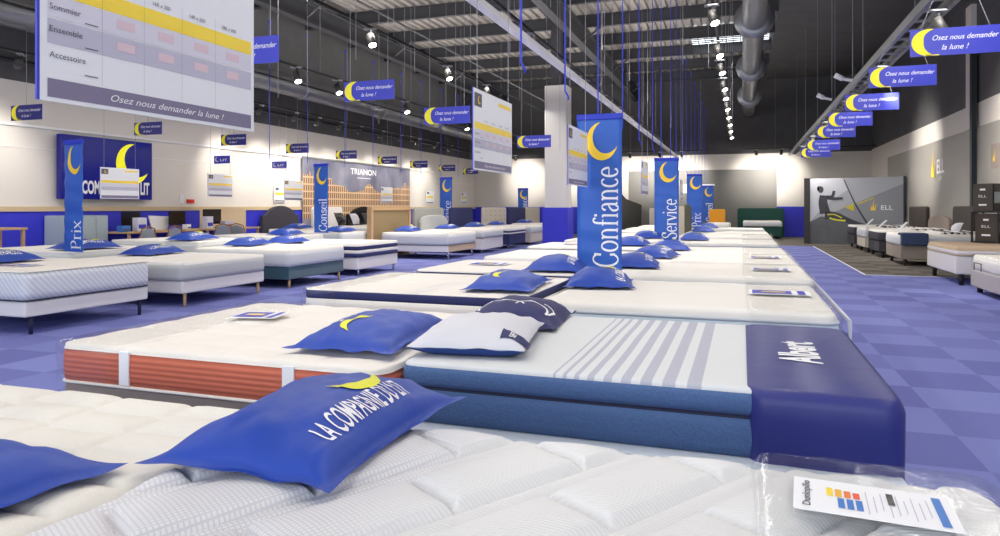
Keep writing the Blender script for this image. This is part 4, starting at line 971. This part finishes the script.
# ================================================================ RIGHT SIDE BEDS
def rbed(label, blabel, y0, y1, zt, bands, tm, bm, split=True, b0=.16, res=(16, 14), x0=3.55, x1=5.37):
    mattress(label, x0, x1, y0, y1, zt, bands, tm, soft(), res, re=.06)
    return bed_base(blabel, x0+.01, x1, y0+.01, y1-.01, b0, bands[-1][0], bm, TRACK, legr=.045, split=split)
mattress('white mattress with tan pillow top on the right, closest complete one', 3.6, 5.42, 14.45, 16.5, .70, [(.62, TAN, .01, 'top_border'), (.55, BWHITE, .012, SB), (.53, TAN, .012, PP)], TAN, tuft(.5, .5, .01), (24, 24), re=.07)
bed_base('white boxspring base under the tan topped mattress', 3.6, 5.42, 14.46, 16.49, .2, .53, BWHITE, TRACK, legr=.05)
mattress('plastic wrapped white mattress at the right edge of the view', 3.6, 5.42, 11.6, 13.5, .62, [(.38, FAB, .006, SB)], FAB, soft(), (20, 20), re=.05)
bed_base('grey base with wire mattress holder at the right edge of the view', 3.58, 5.42, 11.6, 13.52, .1, .38, BGRY, TRACK, legr=.05)
m = MB(); m.tube([(3.56, 12.9, .38), (3.56, 12.9, .5), (3.56, 13.25, .5), (3.56, 13.25, .38)], .008, 6); tag(m.build('mattress_holder', TRACK), 'thin black wire holder at the foot of the plastic wrapped mattress', 'wire holder')
plastic('clear plastic wrap around the white mattress at the right edge', 3.57, 5.45, 11.57, 13.53, .635, .40, 1)
rbed('grey mattress with navy wrapped end on a taupe split base', 'taupe split boxspring base with black feet', 18.8, 20.6, .76, [(.48, FABG, .01, SB)], FAB, TAUPE)
t = thing('foot_runner', 'navy cloth wrapped around the near end of the grey mattress on the right', 'bed runner', (3.86, 18.75, .49)); MB().box(-.3, .26, -.06, .42, 0, .295, bev=.03).build('cloth', M('cloth_petrol', hexc(50, 66, 100), .8), t)
rbed('white mattress with black border, second right bed past the tan one', 'charcoal split base with black feet, second bed', 21.6, 23.3, .76, [(.70, BWHITE, .01, 'top_border'), (.46, CHAR, .01, SB)], FAB, CHAR)
rbed('white mattress with silver foot border, third right bed past the tan one', 'light taupe split base, third bed', 23.9, 25.5, .76, [(.46, FABG, .01, SB)], FAB, BEIGE)
rbed('white mattress with dark border beside the poster wall', 'charcoal base beside the poster wall', 26.1, 27.6, .78, [(.46, CHAR, .01, SB)], FAB, CHAR)
for k, (y, px) in enumerate(((20.6, 878), (23.3, 857), (25.5, 846))):
    t = thing('tilted_label_stand', 'slanted white label stand at the foot end, %s of three to the camera' % ORD[k], 'label stand', (3.75, y-.3, .77), 0, 'slanted label stands')
    t.scale = (.7, .7, .7); m = MB(); m.add([(-.05, 0, 0), (.05, 0, 0), (.38, 0, .34), (.3, 0, .36), (-.05, .02, 0), (.05, .02, 0), (.38, .02, .34), (.3, .02, .36)], [(0, 1, 2, 3), (7, 6, 5, 4), (0, 4, 5, 1), (1, 5, 6, 2), (2, 6, 7, 3), (3, 7, 4, 0)]); m.build('plate', BOARD, t)
def throw(label, x, y, z, w, l, stripes):
    t = thing('folded_throw', label, 'throw', (x, y, z), 0, 'folded throws on the right beds'); n = 14; m = MB()
    for i in range(n):
        s0, s1 = i/n*w-w/2, (i+1)/n*w-w/2
        z0, z1 = .035+.02*math.sin(i*2.1), .035+.02*math.sin((i+1)*2.1)
        m.add([(s0, -l/2, 0), (s1, -l/2, 0), (s1, -l/2, z1), (s0, -l/2, z0), (s0, l/2, 0), (s1, l/2, 0), (s1, l/2, z1), (s0, l/2, z0)], [(0, 1, 2, 3), (7, 6, 5, 4), (3, 2, 6, 7), (0, 3, 7, 4), (1, 5, 6, 2)], stripes[i % len(stripes)])
    m.build('cloth', [BWHITE, BROWN], t, False)
throw('brown and white striped throw on the grey mattress at the right', 4.85, 19.6, .765, .9, 1.5, [0, 1])
throw('brown and cream throw on the second right bed', 4.8, 22.4, .765, .9, 1.4, [0, 0, 1])
throw('dark striped throw on the third right bed', 4.6, 25.0, .765, .9, 1.4, [1, 0])
cushion('small white cushion on the grey mattress at the right', 4.95, 18.0+1.6, .86, PILW, .36, PI)
headboard('dark brown ribbed headboard against the right wall beside the cartons', XR-.16, XR-.06, onx(976, XR-.1), onx(955, XR-.1), 1.42, BROWN, chans=6)
headboard('low taupe rounded headboard against the right wall', XR-.16, XR-.06, onx(951, XR-.1), onx(930, XR-.1), 1.15, TAUPE, 'round')
headboard('dark brown square headboard against the right wall by the poster wall', XR-.16, XR-.06, onx(928, XR-.1), onx(911, XR-.1), 1.42, BROWN)
def carton(label, x, y, z, w, h, d, lid):
    t = thing('carton', label, 'carton', (x, y, z), -.75, 'dark cartons on the right bed')
    MB().box(-w/2, w/2, -d/2, d/2, 0, h, bev=.008).build('box', DBROWN, t)
    m = MB(); put(m, fit_text('ELL', w*.4, .05), (0, -d/2-.002, h*.5), (1, 0, 0), (0, 0, 1)); put(m, rect(-w*.2, w*.2, h*.2, h*.26), (0, -d/2-.002, 0), (1, 0, 0), (0, 0, 1)); put(m, rect(-.05, .05, h*.75, h*.82), (0, -d/2-.002, 0), (1, 0, 0), (0, 0, 1)); m.build('lettering', LET, t)
    m = MB(); m.box(w/2, w/2+.006, -d/2+.02, d/2-.02, h*.02, h*.98, 0); m.build('side_face', SCRN, t)
    m = MB(); put(m, rect(.02, .25, h*.3, h*.7), (w/2+.008, -d/2+.02, 0), (0, 1, 0), (0, 0, 1)); m.build('side_picture', SAGE, t)
Zb = 14.0
def pos(px, Z): t_ = (px-500)/F; X = t_*Z; return CT*X-ST*Z, ST*X+CT*Z
t = thing('carton_shelf', 'black metal shelf carrying two dark cartons above the tan topped bed', 'shelf', (4.62, 16.15, .705)); t.rotation_euler = (0, 0, -.75)
m = MB(); 
for a in (-.24, .24):
    for b in (-.2, .2): m.box(a-.015, a+.015, b-.015, b+.015, 0, .6)
m.box(-.26, .26, -.22, .22, .0, .02); m.box(-.26, .26, -.22, .22, .585, .61); m.build('frame', TRACK, t)
carton('dark brown carton with white lettering, lower of the two', 4.62, 16.15, .726, .4, .54, .34, 0)
carton('dark brown carton with white lettering, upper of the two', 4.56, 16.15, 1.318, .36, .54, .32, 0)
# ================================================================ DESKS AND CHAIRS, LEFT WALL
t = thing('cabinet', 'pale grey green cabinet against the blue left wall behind the banner', 'cabinet', (-13.3, (onx(46, -13.6)+onx(108, -13.0))/2, 0))
cw = (onx(108, -13.0)-onx(46, -13.6))
MB().box(-.35, .3, -cw/2, cw/2, 0, 1.22, bev=.01).build('body', SAGE, t)
for k in range(3): MB().box(.3, .318, -cw/2+.02+k*cw/3, -cw/2-.02+(k+1)*cw/3, .06, 1.18).build('door', SAGE, t)
def desk(label, x0, x1, y0, y1, z):
    t = thing('desk', label, 'desk', ((x0+x1)/2, (y0+y1)/2, 0)); a, b = (x1-x0)/2, (y1-y0)/2
    MB().box(-a, a, -b, b, z-.04, z, bev=.006).build('tabletop', WOOD, t)
    for sy in (-1, 1):
        for sx in (-1, 1): MB().box(sx*(a-.05)-.025, sx*(a-.05)+.025, sy*(b-.06)-.025, sy*(b-.06)+.025, 0, z-.04).build('leg', WOOD, t)
    MB().box(-a+.02, -a+.04, -b+.1, b-.1, .25, z-.05).build('modesty_panel', DBLUE, t)
desk('wooden topped sales desk with two monitors by the blue wall', -13.2, -12.45, onx(116, -12.8), onx(190, -12.8), .86)
desk('wooden topped desk in front of the oak wall panel', -13.2, -12.45, onx(196, -12.8), onx(250, -12.8), .86)
desk('high wooden counter at the left edge of the view', -13.2, -12.5, onx(-14, -12.5), onx(28, -12.5), 1.02)
def monitor(label, px, z, w=.42, h=.34, rz=0):
    y = onx(px, -12.95); t = thing('monitor', label, 'monitor', (-12.95, y, z), rz)
    MB().box(-.02, .02, -w/2, w/2, .1, .1+h, bev=.006).build('housing', SCRN, t); MB().box(-.1, .1, -.1, .1, 0, .012).build('stand_base', SCRN, t); MB().box(-.02, .01, -.02, .02, .01, .12).build('stand_neck', SCRN, t)
    MB().box(.02, .023, -w/2+.015, w/2-.015, .115, .085+h).build('screen', M('screen_glass', hexc(34, 28, 26), .1), t)
monitor('black monitor on the sales desk, left one', 131, .862, .5)
monitor('black monitor on the sales desk, right one', 177, .862, .5)
monitor('black tilted monitor on the desk before the oak panel', 212, .862, .5, .38, -.3)
for px, w, h, mat, la, nm in ((139, .25, .3, BLAV, 'lilac printed box beside the left monitor', 'brochure_box'), (123, .22, .13, LBLUE, 'small bright blue box on the sales desk', 'desk_tray'), (207, .22, .3, BLAV, 'lilac printed box beside the tilted monitor', 'brochure_box'),
                              (186, .12, .12, BOARD, 'white box at the right end of the sales desk', 'tissue_box'), (226, .3, .18, BGREY, 'grey printer on the desk before the oak panel', 'printer')):
    y = onx(px, -12.7); t = thing(nm, la, nm.replace('_', ' '), (-12.68, y, .862)); MB().box(-.08, .08, -w/2, w/2, 0, h, bev=.008).build('body', mat, t)
    MB().box(.08, .084, -w*.4, w*.4, h*.2, h*.5).build('front_print', SIGNB if mat is BLAV else INK, t)
y = onx(162, -13.1); m = MB(); m.add([(-13.1, y-.28, .86), (-13.1, y+.16, .86), (-13.1, y+.28, 1.17), (-13.1, y-.4, 1.2), (-13.13, y-.28, .86), (-13.13, y+.16, .86), (-13.13, y+.28, 1.17), (-13.13, y-.4, 1.2)], [(0, 1, 2, 3), (7, 6, 5, 4), (0, 4, 5, 1), (1, 5, 6, 2), (2, 6, 7, 3), (3, 7, 4, 0)])
tag(m.build('privacy_screen', BOARD), 'white slanted privacy screen between the two monitors', 'screen')
def bistro(label, x, y, rz):
    t = thing('bistro_chair', label, 'chair', (x, y, 0), rz, 'rattan bistro chairs')
    MB().cyl((0, 0, .43), (0, 0, .46), .21, .21, 18).build('seat', SEAT, t)
    m = MB(); m.tube([(.19, -.2, .44), (.22, -.22, .75), (.24, -.17, .93), (.25, 0, .985), (.24, .17, .93), (.22, .22, .75), (.19, .2, .44)], .016, 8); m.build('back_frame', RATT, t, True)
    m = MB(); pts = [(.2, -.19, .55), (.215, -.2, .75), (.235, -.15, .9), (.243, 0, .95), (.235, .15, .9), (.215, .2, .75), (.2, .19, .55)]; m.poly(pts); m.poly([(a+.006, b, c) for a, b, c in reversed(pts)]); m.build('backrest', SEAT, t)
    for a, b in ((.16, -.17), (.16, .17), (-.16, -.16), (-.16, .16)):
        MB().cyl((a, b, .44), (a*1.25, b*1.2, 0), .014, n=8).build('leg', RATT, t, True)
for k, (px, rz, la) in enumerate(((147, 0, 'rattan bistro chair at the sales desk, left one'), (174, 0, 'rattan bistro chair at the sales desk, right one'), (233, -1.2, 'rattan bistro chair turned sideways before the oak panel'), (247, -1.3, 'rattan bistro chair turned sideways, nearer the charcoal headboard'))):
    bistro(la, -12.2, onx(px, -12.0), rz)
# ================================================================ DUCTS, TRACKS, TRAYS, SPOTLIGHTS
def duct(label, x, z, r, y0, y1, flg, fr, grp=None):
    t = thing('ventilation_duct', label, 'duct', (x, 0, z)); n = 28; m = MB(); rings = []
    y = y0; k = 0
    while y <= y1:
        rings.append([(r*math.cos(2*PI*i/n), y, r*math.sin(2*PI*i/n)) for i in range(n)]); y += .5
    m.loft(rings, 0, True, True); m.build('tube', STEEL, t, True)
    y = y0+(3.3 if flg > 6 else .4)
    while y < y1:
        m = MB(); prof = [(r, 0), (fr, .0), (fr, .025), (r, .025)]
        rg = [[(a*math.cos(2*PI*i/n), y+b, a*math.sin(2*PI*i/n)) for i in range(n)] for a, b in prof]; m.loft(rg); m.build('flange', STEEL, t, True); y += flg
duct('silver duct with wide flanges running straight above the middle mattresses', .28, 5.9, .27, 14.5, 35.2, 6.1, .47)
duct('long silver ventilation duct along the black upper left wall', -12.9, 5.05, .30, 8, 35.2, 5.0, .34)
def tray(name, label, cat_, x, z, w, h, y0, y1, mat):
    t = thing(name, label, cat_, (x, (y0+y1)/2, z)); l = (y1-y0)/2
    m = MB(); m.box(-w/2, w/2, -l, l, 0, h); m.build('channel', mat, t)
    for k in range(int((y1-y0)/4)):
        MB().cyl((0, -l+1+k*4, h), (0, -l+1+k*4, ZC-z-.05), .006, n=5).build('hanger', WIRE, t)
    return t
tray('cable_tray', 'long white cable tray hung above the middle left mattresses', 'cable tray', -2.95, 3.78, .12, .08, 6.5, 35, TRAYW)
t = tray('cable_tray', 'grey ladder cable tray on the right, over the moon signs', 'cable tray', 2.05, 3.75, .06, .12, 5.0, 34.5, TRAYG)
m = MB(); m.box(.24, .3, -14.75, 14.75, 0, .12); m.build('side_rail', TRAYG, t); m = MB()
for k in range(58): m.box(.03, .24, -14.6+k*.5, -14.56+k*.5, .0, .03)
m.build('rungs', TRAYG, t)
def track(label, x, z, y0, y1): return tray('light_track', label, 'light track', x, z, .045, .045, y0, y1, TRACK)
def aim(o, d): o.rotation_euler = Vector(d).to_track_quat('-Z', 'Y').to_euler()
NL = [0]
def make_spot(d=(.35, -.35, -1), hh=None):
    t = thing('track_spotlight', 'proto', 'spotlight', (0, 0, 0)); 
    MB().box(-.13, .1, -.05, .05, -.035, -.01, bev=.008).build('driver_plate', STEEL, t); MB().cyl((0, 0, -.03), (0, .0, -.15), .014, n=8).build('stem', TRACK, t)
    d = Vector(d).normalized(); a = Vector((-.03, .03, -.12)); b = a+d*.22
    MB().cyl(a, b, .07, .075, 16).build('head', M('lamp_housing', hexc(60, 58, 56), .5), t, True)
    MB().cyl(b, b+d*.012, .066, .066, 16).build('lens', LAMP, t)
    return t
proto = make_spot(); first = [True]; proto2 = make_spot((1, .5, -.45)); first2 = [True]
def spot(label, x, y, z, rz, group, energy=0, target=None):
    if group in ('spotlights along the left wall', 'spotlights above the left middle column', 'spotlights near the back wall'):
        if first2[0]: o = proto2; first2[0] = False; o.location = (x, y, z); o.rotation_euler = (0, 0, rz); o['label'] = label
        else: o = copy_tree(proto2, None, (x, y, z), rz, label)
    elif first[0]: o = proto; first[0] = False; o.location = (x, y, z); o.rotation_euler = (0, 0, rz); o['label'] = label
    else: o = copy_tree(proto, None, (x, y, z), rz, label)
    o['group'] = group
    if energy:
        ld = bpy.data.lights.new('spot_lamp', 'SPOT'); ld.energy = energy; ld.color = (1, .94, .86); ld.spot_size = math.radians(75); ld.spot_blend = .8; ld.shadow_soft_size = .12
        lo = bpy.data.objects.new('spot_lamp', ld); COL.objects.link(lo); lo.location = (x+.05, y-.05, z-.42); tg = target or (x+1.0, y-1.0, 0); aim(lo, Vector(tg)-lo.location)
    return o
track('black light track above the right middle column', -.44, 4.62, 4, 34)
G1 = 'spotlights above the right middle column'
for k, py in enumerate((5, 41, 60, 78, 88, 100, 109, 117, 124, 131)):
    Z = 3.2*F/(HY-py); y = (Z*CT+ST*( -.44+ST*Z)/CT) if False else (Z+(-.44)*ST)/CT
    spot('spotlight above the right middle column, %s to the camera' % ORD[k], -.44, y, 4.86-.24, 0, G1, 120 if k % 2 == 0 else 0, (-.4, y-.8, 0))
track('black light track above the left middle column', -3.55, 4.5, 6, 34)
for k in range(9):
    y = 9.6+k*2.4; spot('dark spotlight above the left middle column, %s to the camera' % ORD[k], -3.55, y, 4.5, 1.6, 'spotlights above the left middle column', 120 if k % 2 else 0, (-3.5, y-1, 0))
track('black light track over the left aisle', -6.3, 4.6, 7, 30)
for k, px in enumerate((371, 448, 487)):
    t_ = (px-500)/F; Z = -6.3/(CT*t_-ST); y = Z*(t_*ST+CT); spot('lit spotlight over the left aisle, %s to the camera' % ORD[k], -6.3, y, 4.62, .3, 'spotlights over the left aisle', 150, (-8, y, 0))
track('black light track above the left bed row', -8.6, 4.25, 8, 34)
for k, px in enumerate((297, 338, 406, 440, 466)):
    t_ = (px-500)/F; Z = -8.6/(CT*t_-ST); y = Z*(t_*ST+CT); spot('lit spotlight above the left bed row, %s to the camera' % ORD[k], -8.6, y, 4.28, .3, 'spotlights above the left bed row', 150, (-9.5, y-.5, 0))
track('black light track along the left wall', -12.2, 4.15, 7, 34)
for k, px in enumerate((22, 262, 297, 320, 342, 362, 384, 402, 420, 438, 452)):
    t_ = (px-500)/F; Z = -12.2/(CT*t_-ST); y = Z*(t_*ST+CT); spot('dark spotlight turned to the left wall, %s to the camera' % ORD[k], -12.2, y, 4.15, 2.15, 'spotlights along the left wall', 150, (XL, y+.3, 2.2))
for k, y in enumerate((9.5, 13, 17, 21, 25, 29)):
    spot('spotlight on the right cable tray, %s to the camera' % ORD[k], 2.2, y, 3.74, .2, 'spotlights on the right cable tray', 520 if k % 2 == 0 else 150, (XR, y+.5, 3.0) if k % 2 == 0 else (4.4, y, .5))
for k, (px, la) in enumerate(((560, 'right beside the white column'), (515, 'left of the white column'), (630, 'left of the second tall banner'), (660, 'above the second tall banner'), (682, 'above the third tall banner'), (757, 'left one of the pair above the green headboard'), (782, 'right one of the pair above the green headboard'))):
    x = ony(px, 33.5); spot('dark spotlight near the grey back wall, '+la, x, 33.5, 3.9+.1, 1.0, 'spotlights near the back wall', 230, (x, YB, 2.9))
track2 = MB(); track2.box(-6.5, 5.4, 33.48, 33.52, 4.0, 4.04); t = thing('light_track', 'black light track crossing in front of the back wall', 'light track', (0, 0, 0)); track2.build('channel', TRACK, t)
for k in range(4): MB().cyl((-5+k*3.2, 33.5, 4.04), (-5+k*3.2, 33.5, ZC-.3), .006, n=5).build('hanger', WIRE, t)
for k, (px, py, Z, la) in enumerate(((843, 80, 13, 'right'), (824, 99, 15.5, 'left'))):
    x, y = pos(px, Z); z = H+(HY-py)*Z/F
    t = thing('security_camera', 'small white security camera beside the right cable tray, '+la+' one', 'security camera', (x, y, z))
    MB().cyl((-.14, 0, .1), (.0, 0, .02), .05, n=12).build('body', TRAYW, t, True); MB().cyl((0, 0, .02), (.16, 0, -.02), .03, n=8).build('mount_arm', TRAYW, t, True); MB().cyl((.16, 0, -.02), (.16, 0, ZC-.3-z), .008, n=6).build('pole', WIRE, t)
# thin rods
rods = [(-6.4, 8.6), (-7.0, 10.2), (-5.7, 9.6), (-6.1, 12.5), (-4.6, 11), (-4.2, 13.5), (-3.3, 10), (-2.4, 9), (-2.3, 12), (-2.6, 14.8), (-.9, 11.6), (-.6, 13.8), (-.2, 16), (-8, 14.5), (-7.6, 17.5), (-5.2, 16.5), (-4.8, 19), (-9.4, 19), (-2.2, 18), (-.3, 20)]
for k, (x, y) in enumerate(rods):
    m = MB(); z0 = 3.0+.35*(k % 4); m.cyl((0, 0, 0), (0, 0, ZC-.3-z0), .005, n=5)
    o = m.build('hanging_rod', WIRE, None, False, (x, y, z0)); tag(o, 'thin grey rod hanging from the dark ceiling', 'rod', 'thin rods hanging from the ceiling')
# pipes and clutter under the ceiling at the left
for k, (x, z, r, la) in enumerate(((-11.2, 4.7, .03, 'thin grey pipe'), (-10.2, 4.4, .025, 'thin black conduit'), (-7.4, 5.6, .025, 'thin dark conduit'), (-13.4, 4.25, .05, 'dark pipe'))):
    m = MB(); m.cyl((x, 6, z), (x, 35, z), r, n=8); tag(m.build('ceiling_pipe', TRACK if k else STEEL), la+[' below the left silver duct', ' above the second left bed row', ' over the left aisle near the beam', ' on top of the white left wall'][k], 'pipe')
# marks belong to the cloth, cover or panel they are printed on
for o in list(bpy.data.objects):
    if o.parent and o.name.split('.')[0] in ('lettering', 'moon', 'outline_drawing', 'corner_patch', 'footer_lettering', 'row_lettering', 'yellow_band', 'row_bands', 'footer_band', 'logo_tile', 'top_hem', 'size_blocks', 'colour_blocks', 'lens', 'button'):
        for sib in o.parent.children:
            if sib.name.split('.')[0] in ('cloth', 'cover', 'panel', 'box', 'sheet', 'head', 'padded_panel') and sib is not o and not sib.parent.parent:
                o.parent = sib; break
# ================================================================ LIGHT
def area(x, y, z, sx, sy, e, col=(1, .96, .91), rot=(0, 0, 0)):
    ld = bpy.data.lights.new('fill_light', 'AREA'); ld.shape = 'RECTANGLE'; ld.size = sx; ld.size_y = sy; ld.energy = e; ld.color = col  # area fill, not a luminaire of the shop
    o = bpy.data.objects.new('fill_light', ld); COL.objects.link(o); o.location = (x, y, z); o.rotation_euler = rot; return o
EN = 265
for x, z in ((-2.95, 3.76), (-6.3, 4.58), (-.44, 4.6), (2.2, 3.72), (-10.6, 4.2)): area(x, 17, z, .14, 34, EN)  # added fill strips for even brightness; the trays and tracks hold no tubes
for x in (-11, -7, -3): area(x, 17, 4.9, .5, 30, 380, (1, .96, .9), (PI, 0, 0))  # added upward fill that lifts the ceiling deck
area(-3, YF+.2, 2.6, 14, 4.5, 300, (.86, .93, 1), (math.radians(78), 0, 0))  # broad cool fill panel at the open front, behind the camera
w = bpy.data.worlds.new('world'); S.world = w; w.use_nodes = True; bg = w.node_tree.nodes['Background']; bg.inputs[0].default_value = (.82, .9, 1, 1); bg.inputs[1].default_value = .8
# ================================================================ CAMERA
cd = bpy.data.cameras.new('camera'); cd.sensor_width = 36; cd.lens = F/1000*36; cd.shift_y = -(268-HY)/1000; cd.clip_end = 200
co = bpy.data.objects.new('camera', cd); COL.objects.link(co); co.location = (0, 0, H); co.rotation_euler = (math.radians(90), 0, TH); S.camera = co
S.view_settings.view_transform = 'Standard'; S.view_settings.look = 'None'; S.view_settings.gamma = 1; S.view_settings.use_curve_mapping = False; S.view_settings.exposure = .42
